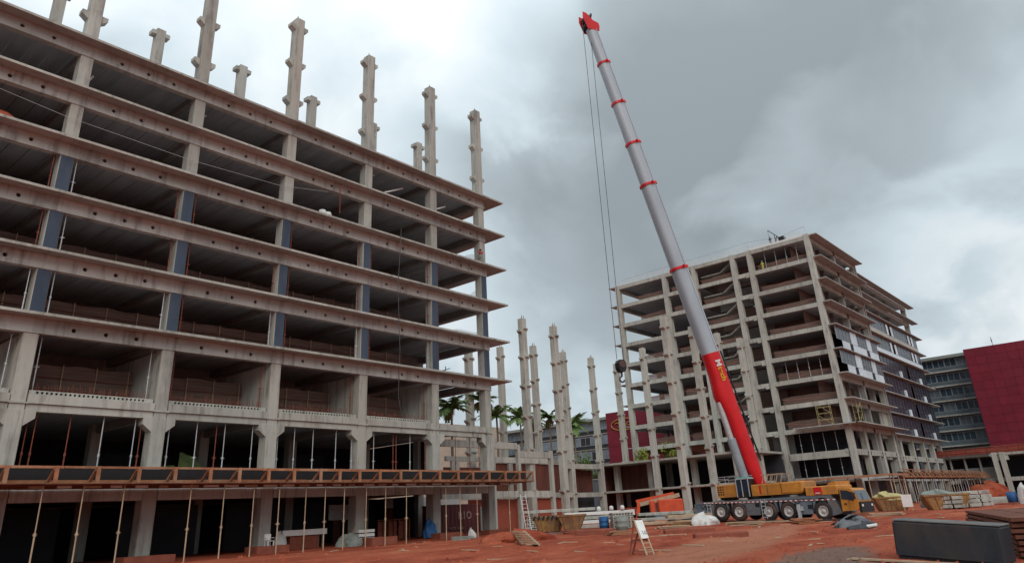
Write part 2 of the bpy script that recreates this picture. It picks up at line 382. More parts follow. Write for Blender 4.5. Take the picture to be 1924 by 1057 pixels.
for args, amt in (((20.8,7.6,7.2,1.3,14), 0.85), ((49,40.5,8,3.6,33), 0.75), ((47.5,46,5,1.6,5), 0.7)):
    mix = nn('ShaderNodeMix', t, data_type='RGBA'); lk(mth('MULTIPLY', patch(*args), amt, None, t), mix.inputs[0], t)
    lk(col, mix.inputs[6], t); lk(gr.outputs[0], mix.inputs[7], t); col = mix.outputs[2]
# paler, drier wheel track
for args, c, amt in (((33,15.5,22,2.1,16), (0.40,0.18,0.11,1), 0.7),):
    mix = nn('ShaderNodeMix', t, data_type='RGBA'); lk(mth('MULTIPLY', patch(*args), amt, None, t), mix.inputs[0], t)
    lk(col, mix.inputs[6], t); mix.inputs[7].default_value = c; col = mix.outputs[2]
mp5 = nn('ShaderNodeMapping', t); lk(geo.outputs['Position'], mp5.inputs[0], t); mp5.inputs['Rotation'].default_value = (0,0,math.radians(-28)); mp5.inputs['Scale'].default_value = (0.12,1.3,1)
fS = noise(mp5.outputs[0], 0.9, 7, 0.65, 0.8, 7.0, t)
mr5 = nn('ShaderNodeMapRange', t); lk(fS, mr5.inputs[0], t); mr5.inputs[1].default_value = 0.54; mr5.inputs[2].default_value = 0.70; mr5.inputs[4].default_value = 0.6
mix = nn('ShaderNodeMix', t, data_type='RGBA'); lk(mr5.outputs[0], mix.inputs[0], t); lk(col, mix.inputs[6], t); mix.inputs[7].default_value = (0.125,0.026,0.016,1); col = mix.outputs[2]
lk(col, b.inputs['Base Color'], t)
bn = nn('ShaderNodeBump', t); bn.inputs['Strength'].default_value = 0.9; bn.inputs['Distance'].default_value = 0.12
lk(mth('ADD', fB, mth('MULTIPLY', fC, 0.5, None, t), None, t), bn.inputs['Height'], t); lk(bn.outputs[0], b.inputs['Normal'], t)
g.build('ground', gm, kind='structure')

# ================================================================== LEFT BUILDING
LB = thing('unfinished_building', 'long unfinished concrete office block with seven jutting floors, nearest on the left', 'building')
CX = [6.0, 14.72, 23.43, 32.14, 40.85, 49.55, 57.0]
LV = [35.2, 31.1, 27.0, 22.9, 18.8, 14.6]           # underside of each jutting slab
R2, R3 = 62.7, 73.4
ROOFC = 47.15
def corbels(mb_parent, x, y, zs, w=0.9, out=0.42, d=0.55):
    for z in zs:
        for sx in (-1, 1):
            m = MB()
            a = sx*(w/2); bx = sx*(w/2+out)
            m.prism([(a,-0.42),(bx,-0.12),(bx,0.12),(a,0.12)] if sx > 0 else [(a,0.12),(bx,0.12),(bx,-0.12),(a,-0.42)], 'y', -d/2, d/2)
            m.build('corbel', CONC2, mb_parent, (x, y, z))
jmesh = MB().cbox(-0.40, 0.40, -0.06, 0.05, 0, 2.86, 0.03).mesh('column_jacket', BLUEJ)
jback = [23.15, 19.05, 14.95]
for i, x in enumerate(CX):
    xe = x
    c = MB()
    c.cbox(-0.44, 0.44, 0.0, 0.92, 9.0, ROOFC, 0.04)
    c.cbox(-0.475, 0.475, -0.03, 1.0, -0.3, 9.0, 0.04)
    co = c.build('column', CONC, LB, (xe, 52.0, 0))
    MB().box(-0.56,0.56,-0.09,-0.035,9.34,9.44).build('ledge_band', CONC, co)
    # haunches that carry the ledge beam
    for sx in (-1, 1):
        m = MB(); a, bx = sx*0.46, sx*1.1
        poly = [(a,8.0),(bx,8.5),(bx,9.0),(a,9.0)]
        if sx < 0: poly = poly[::-1]
        m.prism(poly, 'y', 0.02, 0.8); m.build('haunch', CONC, co)
    for z in (38.1, 42.2, 46.3):
        for sx in (-1, 1):
            m = MB(); a, bx = sx*0.45, sx*0.92
            poly = [(a,z-0.55),(bx,z-0.2),(bx,z+0.12),(a,z+0.12)]
            if sx < 0: poly = poly[::-1]
            m.prism(poly, 'y', 0.15, 0.8); m.build('corbel', CONC2, co)
    MB().bar((-0.2,0.3,ROOFC),(-0.2,0.3,ROOFC+0.35),0.05).bar((0.2,0.6,ROOFC),(0.2,0.6,ROOFC+0.3),0.05).build('starter_bars', RUST, co)
    for zb in jback:
        inst('column_jacket', jmesh, co, (0.0, 0.0, zb))
# second and third rows
for i, x in enumerate(CX):
    c = MB().cbox(-0.42, 0.42, -0.42, 0.42, -0.3, ROOFC-0.4, 0.04)
    co = c.build('column', CONC, LB, (x, R2, 0))
    for z in (38.1, 42.2, 46.3):
        m = MB().box(-0.85,0.85,-0.4,0.4,z-0.3,z+0.12)
        m.build('corbel', CONC2, co)
    for sx in (-0.3, 0, 0.3): pass
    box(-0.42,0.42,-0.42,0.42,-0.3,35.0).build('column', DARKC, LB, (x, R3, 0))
# beams with service holes, canopy slabs and the planks behind
for li, Z in enumerate(LV):
    for i in range(len(CX)-1):
        x0, x1 = CX[i], CX[i+1]
        a = x0-0.03 if i else x0-0.47; bx = x1-0.03 if i < len(CX)-2 else x1+0.47
        L = x1-x0
        m = MB(); hz = Z-0.50
        fr = (0.27,0.50,0.73) if i < len(CX)-2 else (0.3,0.52,0.74)
        m.holed(a, bx, Z-0.95, Z-0.004, 51.93, [(x0+L*f, hz, 0.15) for f in fr], 0.30)
        m.add([(a,52.45,Z-0.95),(bx,52.45,Z-0.95),(bx,52.45,Z-0.004),(a,52.45,Z-0.004)], [(3,2,1,0)])
        m.add([(a,51.93,Z-0.95),(bx,51.93,Z-0.95),(bx,52.45,Z-0.95),(a,52.45,Z-0.95)], [(3,2,1,0)])
        m.add([(a,51.93,Z-0.95),(a,52.45,Z-0.95),(a,52.45,Z-0.004),(a,51.93,Z-0.004)], [(3,2,1,0)])
        m.add([(bx,51.93,Z-0.95),(bx,52.45,Z-0.95),(bx,52.45,Z-0.004),(bx,51.93,Z-0.004)], [(0,1,2,3)])
        bo = m.build('beam', BEAM, LB)
        for f in fr:
            MB().lathe([(0.001,0.0),(0.149,0.0),(0.149,0.05),(0.001,0.05)], (x0+L*f, 52.16, hz), n=8, smooth=False).build('hole_shade_disc', HOLE, bo)  # dark disc stands in for the shade at the back of the hole
        # canopy slab of this bay: overhang with a slim raised edge, in paler concrete to look lit
        s0 = a if i else a-1.5; s1 = bx-0.012
        m = MB().box(s0, s1, 50.96, 52.6, Z, Z+0.14)
        so_ = m.build('canopy_slab', LIP, LB)
        box(s0, s1, 50.93, 50.957, Z-0.01, Z+0.17).build('lit_edge_strip', CONC, so_)
    # overhang along the open right-hand end
    m = MB().box(57.46, 59.70, 50.96, 74.0, Z, Z+0.14).box(56.6, 57.455, 53.0, 62.7, Z+0.232, Z+0.30); so_ = m.build('canopy_slab', LIP, LB)
    box(57.46, 59.70, 50.93, 50.957, Z-0.01, Z+0.17).build('lit_edge_strip', CONC, so_)
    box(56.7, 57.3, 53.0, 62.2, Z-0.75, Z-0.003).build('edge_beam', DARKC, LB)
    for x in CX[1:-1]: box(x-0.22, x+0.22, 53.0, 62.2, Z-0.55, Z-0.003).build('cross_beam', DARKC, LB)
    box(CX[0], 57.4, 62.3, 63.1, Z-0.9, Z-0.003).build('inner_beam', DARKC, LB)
    box(CX[0]-2, 57.44, 62.72, 74.0, Z+0.003, Z+0.22).build('floor_slab', CEIL, LB)
pk = MB().box(0.02, 1.215, 52.62, 62.68, 0, 0.22)
pk.add([(0.10,52.5,0.02),(1.13,52.5,0.02),(1.13,52.61,0.16),(0.10,52.61,0.16)], [(0,1,2,3)])
pkm = pk.mesh('floor_plank', CEIL)
for Z in LV:
    x = CX[0]-0.4
    while x+1.24 < 57.46:
        inst('floor_plank', pkm, LB, (x, 0, Z+0.002+rng.uniform(0,0.02))); x += 1.245
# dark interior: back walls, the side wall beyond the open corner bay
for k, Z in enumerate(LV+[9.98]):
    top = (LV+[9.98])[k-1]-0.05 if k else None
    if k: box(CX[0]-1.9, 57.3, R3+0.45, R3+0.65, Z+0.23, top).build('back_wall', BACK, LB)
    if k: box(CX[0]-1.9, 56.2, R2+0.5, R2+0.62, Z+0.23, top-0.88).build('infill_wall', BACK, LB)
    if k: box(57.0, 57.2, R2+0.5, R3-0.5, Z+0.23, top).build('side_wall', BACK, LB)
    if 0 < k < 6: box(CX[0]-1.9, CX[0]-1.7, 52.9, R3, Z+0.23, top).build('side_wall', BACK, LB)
# red safety netting along the inner edge of each floor
for k, Z in enumerate(LV[1:]+[9.98]):
    m = MB(); n = 90; rows = 4; vs = []
    for j in range(rows):
        for i in range(n+1):
            x = CX[0]-1+ (48.9-CX[0]+1)*i/n
            sag = 0.09*abs(math.sin(x*0.72+k))+0.02*math.sin(x*2.3+k*2)
            hh = (1.15,1.5,2.2,2.25,2.25,2.45)[k]
            vs.append((x, 56.2+0.08*math.sin(x*2.3+j*1.7+k), Z+0.24+(hh-sag)*j/(rows-1)))
    m.add(vs, [(j*(n+1)+i, j*(n+1)+i+1, (j+1)*(n+1)+i+1, (j+1)*(n+1)+i) for j in range(rows-1) for i in range(n)], True)
    m.build('safety_net', NET, LB)
    m = MB()
    for q in range(20): m.bar((CX[0]-1+2.2*q, 56.1, Z+0.22), (CX[0]-1+2.2*q, 56.1, Z+(1.2,1.55,2.25,2.3,2.3,2.5)[k]+0.2), 0.06)
    m.build('net_posts', WOODP, LB, kind='stuff')
    mr_ = MB()
    for h in (0.8, 1.6): mr_.path([(CX[0]-1, 56.05, Z+0.2+h), (30,56.05,Z+0.12+h), (48.9,56.05,Z+0.2+h)], 0.03, 4)
    mr_.build('guard_cable', RUST, LB)
# ledge storey: ledge beam, hollow-core plank ends with their row of holes, cross walls
for i in range(len(CX)-1):
    x0, x1 = CX[i]+0.52, CX[i+1]-0.52
    m = MB().box(x0-0.03, x1+0.03, 51.93, 52.6, 9.37, 9.9).box(x0-0.03, x1+0.03, 52.06, 52.6, 8.9, 9.365)
    m.build('ledge_beam', CONC, LB)
    if i < len(CX)-2:
        n = int((x1-x0-0.7)/0.27)
        hs = [(x0+0.5+0.27*k, 10.06, 0.085) for k in range(n)]
        m = MB().holed(x0+0.02, x1-0.02, 9.91, 10.2, 52.2, hs, 0.35)
        m.add([(x0+0.02,52.2,10.2),(x1-0.02,52.2,10.2),(x1-0.02,53.2,10.2),(x0+0.02,53.2,10.2)], [(0,1,2,3)])
        m.build('hollow_core_ends', CONC2, LB)
        # rebar stubs along the floor edge
        m = MB()
        for k in range(40):
            xx = x0+0.3+(x1-x0-0.6)*k/39+rng.uniform(-.06,.06)
            m.bar((xx,52.6,10.2),(xx+rng.uniform(-.1,.1),52.6,10.2+rng.uniform(.3,.6)),0.025)
        m.build('rebar_stubs', RUST, LB, kind='stuff')
        box(CX[i+1]-0.46, CX[i+1]-0.30, 53.02, 62.2, 10.2, 13.6).build('cross_wall', CONC, LB)
    box(CX[i]+0.0, CX[i+1]-0.004, 52.62, 74.0, 9.62, 9.9).build('floor_slab', CEIL, LB)
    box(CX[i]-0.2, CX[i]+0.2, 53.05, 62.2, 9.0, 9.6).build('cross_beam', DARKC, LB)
# lower floor at deck level and the dark ground storey
for i in range(len(CX)-1):
    x0, x1 = CX[i]+0.52, CX[i+1]-0.52
    box(x0, x1, 51.98, 52.6, 3.68, 4.42).build('lower_beam', BEAM, LB)
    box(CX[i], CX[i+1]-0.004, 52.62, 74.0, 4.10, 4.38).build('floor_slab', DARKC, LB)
box(CX[0]-2, 54.0, 72.7, 72.9, 0, 4.08).build('back_wall', SHADEW, LB)
box(CX[0]-2, 56.0, 72.2, 72.4, 4.4, 9.6).build('back_wall', SHADEW, LB)
box(CX[0]-2, CX[0]-1.8, 53, 72, 0, 9.6).build('side_wall', SHADEW, LB)
box(57.0, 57.2, 61.2, 72.0, 4.4, 9.58).build('side_wall', SHADEW, LB); box(54.6, 54.8, 60.8, 72.6, 0, 3.9).build('side_wall', SHADEW, LB)  # near-black walls added so the right-hand bays read as dark
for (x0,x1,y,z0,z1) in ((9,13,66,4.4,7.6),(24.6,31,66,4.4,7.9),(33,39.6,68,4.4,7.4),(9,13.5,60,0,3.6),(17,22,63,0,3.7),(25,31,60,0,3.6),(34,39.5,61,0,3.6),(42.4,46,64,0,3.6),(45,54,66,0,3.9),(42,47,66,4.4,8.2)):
    box(x0,x1,y,y+0.2,z0,z1).build('bay_shade_wall', SHADEW, LB)  # near-black sheets added to keep the open bays dark
# hanging ropes and loose cable over the facade
MB().path([(44.0,50.8,28.0),(43.7,50.85,22.0),(44.0,50.85,16.0),(44.4,51.5,12.0),(44.9,51.6,10.3)], 0.03, 5).build('hanging_rope', CABLE, LB)
MB().path([(8,51.85,29.6),(14,51.8,28.9),(23,51.8,28.6),(31,51.8,28.9),(36,51.8,29.8)], 0.02, 4).build('loose_cable', GALV, LB)
MB().path([(37.0,51.3,30.5),(37.1,51.4,29.0),(37.2,51.5,27.9)], 0.05, 5).build('hanging_rope', RUST, LB)
for (xa,za,xb,zb) in ((41.2,33.5,42.6,34.2),(43.8,32.6,46.4,33.9),(50.2,32.4,52.6,33.6),(23.6,32.6,24.6,33.9),(15.2,32.6,15.7,33.7)):
    MB().bar((xa,53.2,za),(xb,53.4,zb),0.14).build('temporary_brace', WHITE, LB)
# open right end: thin net, tilted frames
for Z in (27.0, 18.8, 22.9):
    m = MB(); vs = []; n = 16
    for j in range(4):
        for i in range(n+1):
            y = 53+9*i/n; vs.append((57.25+0.12*math.sin(y*1.7+j+Z), y, Z+0.2+(1.6+0.5*math.sin(y*0.8+Z))*j/3))
    m.add(vs, [(j*(n+1)+i, j*(n+1)+i+1, (j+1)*(n+1)+i+1, (j+1)*(n+1)+i) for j in range(3) for i in range(n)], True)
    m.build('edge_net', WNET, LB)
m = MB()
for k in range(3): m.bar((55.2,58+0.2*k,15.3+0.45*k),(56.9,57.4,15.9+0.45*k),0.07)
m.bar((55.2,58,14.8),(55.2,58,17.2),0.06).bar((56.4,57.6,14.8),(56.4,57.6,17.0),0.06); m.build('guard_frame', CABLE, LB)
# white sacks on a floor edge
w = MB()
for (cx,cz,r) in ((35.4,27.45,0.42),(36.0,27.4,0.38)):
    w.lathe([(0.02,-0.35),(r*0.8,-0.33),(r,-0.05),(r*0.7,0.28),(0.05,0.36)], (cx,51.6,cz), axis='z', n=10)
tag(w.build('sack', TARPW), 'two white sacks slumped on the third floor edge from the top', 'sack')

# ---- props (things of their own)
def prop_mesh(h, m):
    b_ = MB(); b_.tube((0,0,0.02),(0,0,h*0.55),0.036,n=8); b_.tube((0,0,h*0.5),(0,0,h-0.02),0.027,n=8)
    b_.box(-0.09,0.09,-0.09,0.09,0,0.015); b_.box(-0.09,0.09,-0.09,0.09,h-0.015,h)
    return b_
prop_cache = {}
def prop(x, y, z0, z1, kind, label, group):
    key = (round(z1-z0,1), kind); h = key[0]
    mt = {'w': GALV, 'r': RUST, 't': WOODP}[kind]
    if key not in prop_cache:
        root = thing('steel_prop', label, 'prop', (x,y,z0), 0, group)
        MB().tube((0,0,0.015),(0,0,h*0.45),0.044,n=8).build('outer_tube', mt, root)
        MB().tube((0,0,h*0.45),(0,0,h-0.015),0.034,n=8).build('inner_tube', mt, root)
        MB().box(-0.09,0.09,-0.09,0.09,0,0.014).build('base_plate', mt, root)
        MB().box(-0.09,0.09,-0.09,0.09,h-0.014,h).build('head_plate', mt, root)
        MB().tube((0,0,h*0.43),(0,0,h*0.47),0.075,n=8).bar((-0.16,0,h*0.45),(0.16,0,h*0.45),0.03).build('adjusting_collar', mt, root)
        prop_cache[key] = root
    else:
        root = copy_tree(prop_cache[key]); root.location = (x,y,z0); root['label'] = label; root['group'] = group
    root.rotation_euler = (0, 0, rng.uniform(0,3))
    return root
up_props = [('r',15.6),('r',16.05),('r',18.0),('w',20.0),('w',22.05),('r',22.45),('w',24.4),('w',26.4),('r',27.9),('w',28.55),('w',30.8),
            ('w',33.0),('w',34.5),('w',36.25),('w',38.5),('w',40.15),('w',42.5),('r',44.7),('r',45.05),('w',46.7),('r',48.55),('r',52.85),('r',54.85),('r',56.2)]
nm = {'w':'pale steel','r':'rust red steel'}
for k, (c, x) in enumerate(up_props[::-1]):
    prop(x, 52.5 if k > 2 else 52.8, 4.39, 9.0, c, nm[c]+' prop above the timber deck, '+ORD[k]+' from the right end', 'steel props in the storey above the timber deck')
lo_props = [15.5,17.6,19.85,23.95,26.2,28.35,30.3,32.45,34.1,35.8,37.85,39.75,41.9,46.3,48.0,50.1,54.4]
for k, x in enumerate(lo_props[::-1]):
    prop(x, 47.5, gh(x,47.5)-0.05, 4.38, 't', 'slim pale prop holding up the timber deck from the ground, '+ORD[k]+' from the right', 'props under the timber deck')
stn = ['third storey from top','fourth storey from top','fifth storey from top']
cord = ['corner','second','third','fourth','fifth','sixth','seventh']
for s_, (zf, zt) in enumerate(((23.05,26.05),(18.95,21.95),(14.75,17.85))):
    for ci, x in enumerate(CX[::-1][1:-1]):
        for side in (-1, 1):
            if rng.random() < 0.12: continue
            c = 'w' if (side < 0 and s_ == 2) or (ci == 4 and side > 0) else 'r'
            prop(x+side*0.72, 52.3, zf, zt, c, nm[c]+' prop '+('left' if side < 0 else 'right')+' of '+cord[ci+1]+' column from right, '+stn[s_], 'props beside the facade columns')
for ci, x in enumerate(CX[::-1][1:-1]):
    for side in (-1, 1):
        c = 'w' if ci == 4 or (ci == 3 and side < 0) else 'r'
        prop(x+side*0.85, 52.75, 10.2, 13.64, c, nm[c]+' prop '+('left' if side < 0 else 'right')+' of '+cord[ci+1]+' column from right, storey above the ledge', 'props beside the ledge storey columns')

# ---- timber formwork deck
DK = thing('formwork_deck', 'long orange timber formwork deck on props along the left building', 'scaffold deck')
for i in range(40):                                           # soffit boards, laid across
    x0 = 8.0+49.6*i/40; x1 = 8.0+49.6*(i+1)/40-0.02
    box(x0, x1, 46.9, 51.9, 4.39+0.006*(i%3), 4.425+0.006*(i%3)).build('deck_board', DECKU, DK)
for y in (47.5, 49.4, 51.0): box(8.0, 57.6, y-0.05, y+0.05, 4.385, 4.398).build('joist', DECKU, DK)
box(8.0, 57.5, 48.05, 48.09, 4.46, 5.30).build('void_shade_panel', DECKVOID, DK)  # dark panel standing in for the shade between the rails
for i in range(12):
    x0 = 8.0+49.5*i/12; box(x0, x0+49.5/12-0.03, 47.055, 47.17, 5.22+rng.uniform(-.03,.03), 5.36).build('top_rail', WOOD, DK)
    box(x0, x0+49.5/12-0.03, 47.95, 48.04, 4.50, 4.68+rng.uniform(-.015,.015)).build('bottom_rail', WOOD, DK)
brx = [11.4,13.4,15.8,18.0,20.3,22.5,24.8,26.8,29.0,31.0,33.2,34.9,36.7,38.7,40.8,42.9,45.1,47.3,49.1,51.2,53.4,55.4,57.4]
brk = MB().box(-0.07,0.07,47.06,47.94,4.445,4.53).bar((0,47.10,5.20),(0,47.90,4.56),0.14,0.13).mesh('bracket', WOOD)
post = MB().box(-0.10,0.10,46.94,47.05,4.445,5.36).mesh('post', WOOD)
for x in brx:
    inst('bracket', brk, DK, (x+rng.uniform(-.05,.05),0,0)); inst('post', post, DK, (x+rng.uniform(.02,.10),0,0))
for x in np.arange(15,57,1.45):
    box(x, x+rng.uniform(.5,1.1), 48.2, 48.32, 4.25, 4.383).build('packing_timber', WHITE if rng.random()<.5 else WOODP, DK)

# ---- low red forms round the column feet, and the things standing among them
def lowbox(x0,x1,y0,y1,h,label):
    m = MB().box(x0,x1,y0,y0+0.06,-0.2,h).box(x0,x1,y1-0.06,y1,-0.2,h).box(x0,x0+0.06,y0+0.062,y1-0.062,-0.2,h).box(x1-0.06,x1,y0+0.062,y1-0.062,-0.2,h)
    root = thing('footing_form', label, 'formwork', ((x0+x1)/2,(y0+y1)/2,0), 0, 'red footing forms at the column feet')
    m.v = [(a-(x0+x1)/2, b_-(y0+y1)/2, c) for a,b_,c in m.v]
    m.build('side_boards', REDBOX, root)
    box(-(x1-x0)/2+.07,(x1-x0)/2-.07,-(y1-y0)/2+.07,(y1-y0)/2-.07,-0.2,h-0.12).build('earth_fill', gm, root)
lowbox(30.4,33.0,50.0,51.6,0.42,'red earth-stained footing form below the plastic chair')
lowbox(40.2,42.8,49.6,51.4,0.48,'red footing form at the foot of the third column from the right')
lowbox(48.2,51.0,50.2,51.7,0.42,'red footing form in front of the blue heap')
lowbox(55.0,58.5,50.6,51.8,0.36,'red footing form before the corner column of the left building')
lowbox(21.4,24.6,49.9,51.3,0.36,'red footing form furthest left, beside the bottom edge')
# container
CT = thing('shipping_container', 'dark red corrugated container lettered RIO inside the left building', 'container', (58.5,58,0))
m = MB()
n = 40
pts = []
for i in range(n+1):
    x = -3.05+6.1*i/n; ph = i % 4
    pts.append((x, 0.0 if ph in (0,1) else 0.05))
m.add([(x,y,0.15) for x,y in pts]+[(x,y,2.75) for x,y in pts], [(i,i+1,n+2+i,n+1+i) for i in range(n)])
m.build('front_panel', CONTR, CT)
m = MB().box(-3.05,3.05,0.06,2.4,0.12,2.8).box(-3.1,3.1,-0.03,2.44,2.76,2.9).box(-3.1,3.1,-0.03,2.44,0.02,0.15).box(-3.12,-2.98,-0.04,0.05,0.15,2.76).box(2.98,3.12,-0.04,0.05,0.15,2.76)
m.build('frame', CONTR, CT)
tm = text_mesh('RIO', 1.0, FADED, 0.012, 1.35, 0.02); o = inst('lettering', tm, CT, (0.75,-0.02,1.78)); o.rotation_euler = (math.pi/2,0,0)
tm = text_mesh('NYK 6006', 0.42, FADED, 0.012, 1.1, 0.0); o = inst('lettering', tm, CT, (-0.5,-0.02,0.62)); o.rotation_euler = (math.pi/2,0,0)
# white blocks of wall seen above the container
WB = thing('block_wall', 'pale block wall behind the container with a ragged top course', 'wall', (55,64,0))
for (x0,x1,z0,z1) in ((-8.5,-6.0,2.0,3.4),(-1.5,9.6,2.9,3.9),(-8.0,-7.2,0,2.0),(-1.5,9.6,0.0,2.85)):
    box(x0,x1,0,0.18,z0,z1).build('panel', WHITE if z0 > 1.9 else BROWNW, WB)
# red steel cage frames
RC = thing('rebar_cage', 'row of red steel frames standing left of the blue heap', 'steel cage', (46.4,54.2,0))
for k in range(7):
    x = -1.8+0.6*k; box(x-0.05,x+0.05,0,0.1,0,1.75+0.05*(k%2)).build('upright', RUST, RC)
for z in (0.1,0.85,1.7): box(-1.85,1.9,0.11,0.17,z,z+0.07).build('rail', RUST, RC)
for k in range(3): box(-1.7+1.2*k,-0.75+1.2*k,0.2,0.24,0.2,1.6).build('panel', REDBOX, RC)
# blue heap, white bags, table, chair, materials
def heap(name, label, cat, c, rx, ry, h, m, seed, n=18, rings=6, lump=0.22):
    r_ = random.Random(seed); mb = MB(); R_ = []; n = max(n, 36); rings = max(rings, 11)
    ph = [r_.uniform(0,6.28) for _ in range(8)]
    for j in range(rings):
        tt = j/(rings-1); rr = math.cos(tt*math.pi/2*0.97)**0.8; z = h*math.sin(tt*math.pi/2)**0.9
        ring = []
        for i in range(n):
            a = 2*math.pi*i/n
            k = 1+lump*(0.5*math.sin(2*a+ph[0]+tt*2)+0.35*math.sin(3*a+ph[1]-tt*3)+0.3*math.sin(5*a+ph[2]+tt*5)+0.22*math.sin(9*a+ph[4]+tt*4))+r_.uniform(-.05,.05)
            zz = z*(1+lump*(0.6*math.sin(a+ph[3])+0.45*math.sin(2*a+ph[5])+0.35*math.sin(4*a+ph[6]+3*tt)))+r_.uniform(-.03,.03)*h
            ring.append((rx*rr*k*math.cos(a)+rx*0.18*tt*math.cos(ph[7]), ry*rr*k*math.sin(a), max(zz,0.0)-(0.15 if j == 0 else 0)))
        R_.append(ring)
    mb.loft(R_, smooth=True)
    return tag(mb.build(name, m, None, c), label, cat)
heap('tarpaulin', 'blue plastic sheet bunched at the foot of the column left of the container', 'tarp', (48.6,51.9,0.25), 0.75, 0.5, 1.15, BLUEP, 2)
heap('sack', 'pale pinkish bag left on the ground before the container', 'sack', (50.9,49.0,0.0), 0.4,0.3,0.6, TARPW, 5)
TB = thing('site_table', 'white-topped site table under the left building beside a plastic chair', 'table', (36.0,52.9,0.1))
box(-2.0,2.0,-0.4,0.4,0.85,1.25).build('table_top', WHITE, TB)
for x in (-1.7,1.7):
    for y in (-0.3,0.3): box(x-.05,x+.05,y-.05,y+.05,-0.1,0.85).build('leg', WOODP, TB)
box(-1.2,1.4,-0.2,0.3,-0.1,0.84).build('crate_below', REDBOX, TB)
heap('sack', 'grey-white sack leaning at the left end of the white-topped table', 'sack', (33.7,52.3,0.0), 0.5,0.4,1.05, TARPW, 8)
CH = thing('plastic_chair', 'white plastic chair at the foot of the fourth column from the right', 'chair', (31.5,50.3,0.3))
box(-.25,.25,-.25,.25,.42,.46).build('seat', WHITE, CH); box(-.25,.25,.21,.25,.5,.9).build('backrest', WHITE, CH)
for x in (-.22,.22):
    for y in (-.22,.22): box(x-.03,x+.03,y-.03,y+.03,0,.42).build('leg', WHITE, CH)
    box(x-.03,x+.03,-.22,.2,.62,.66).build('armrest', WHITE, CH)
MS = thing('material_pile', 'pile of pipes and white boxes by the third column from the right', 'material pile', (39.6,51.2,0.15))
for k in range(3): box(0.3,1.9,-0.3,0.5,0.12+0.3*k,0.34+0.3*k).build('white_box', WHITE, MS)
for k in range(6): MB().tube((-1.2+0.1*k,-0.4,0.1+0.1*(k%2)),(0.2+0.08*k,0.4,0.5+0.18*k),0.05,n=6).build('pipe', WOODP, MS)
heap('debris_heap', 'dull heap of rubble left of the white boxes', 'rubble', (38.6,50.6,0.0), 0.9,0.6,0.7, GREYD, 12, lump=0.4)

# ================================================================== RIGHT TOWER
RT = thing('unfinished_tower', 'unfinished nine-storey concrete tower behind the crane, part glazed on its right side', 'building')
TX = 129.7; TL = [45.6-4.12*k for k in range(9)]           # beam tops; last one is the lowest jutting slab
TY = [79.9, 68.6, 62.0, 53.6, 50.2, 39.15]
TLo = [8.6, 4.7]
X1 = 156.0
for i, y in enumerate(TY):
    top = TL[0]+0.3 if i in (5,) else TL[0]+0.1
    wdt = 0.47
    co = MB().cbox(-0.05, 1.05, -wdt, wdt, -0.2, top, 0.04).build('column', CONC2, RT, (TX, y, 0))
    if i == 4:
        for z in TL[1:]: box(-0.25,0.3,0.56,1.15,z-1.0,z-0.35).build('corbel', CONC2, co)
    if i in (4,5):
        m = MB().prism([(0.56,8.0),(1.1,8.4),(1.1,8.8),(0.56,8.8)], 'x', 0, 0.9); m.build('haunch', CONC2, co)
    for xx in (TX+13.5, TX+26.6):
        box(-0.4,0.4,-0.4,0.4,0,TL[0]).build('column', DARKC, RT, (xx, y, 0))
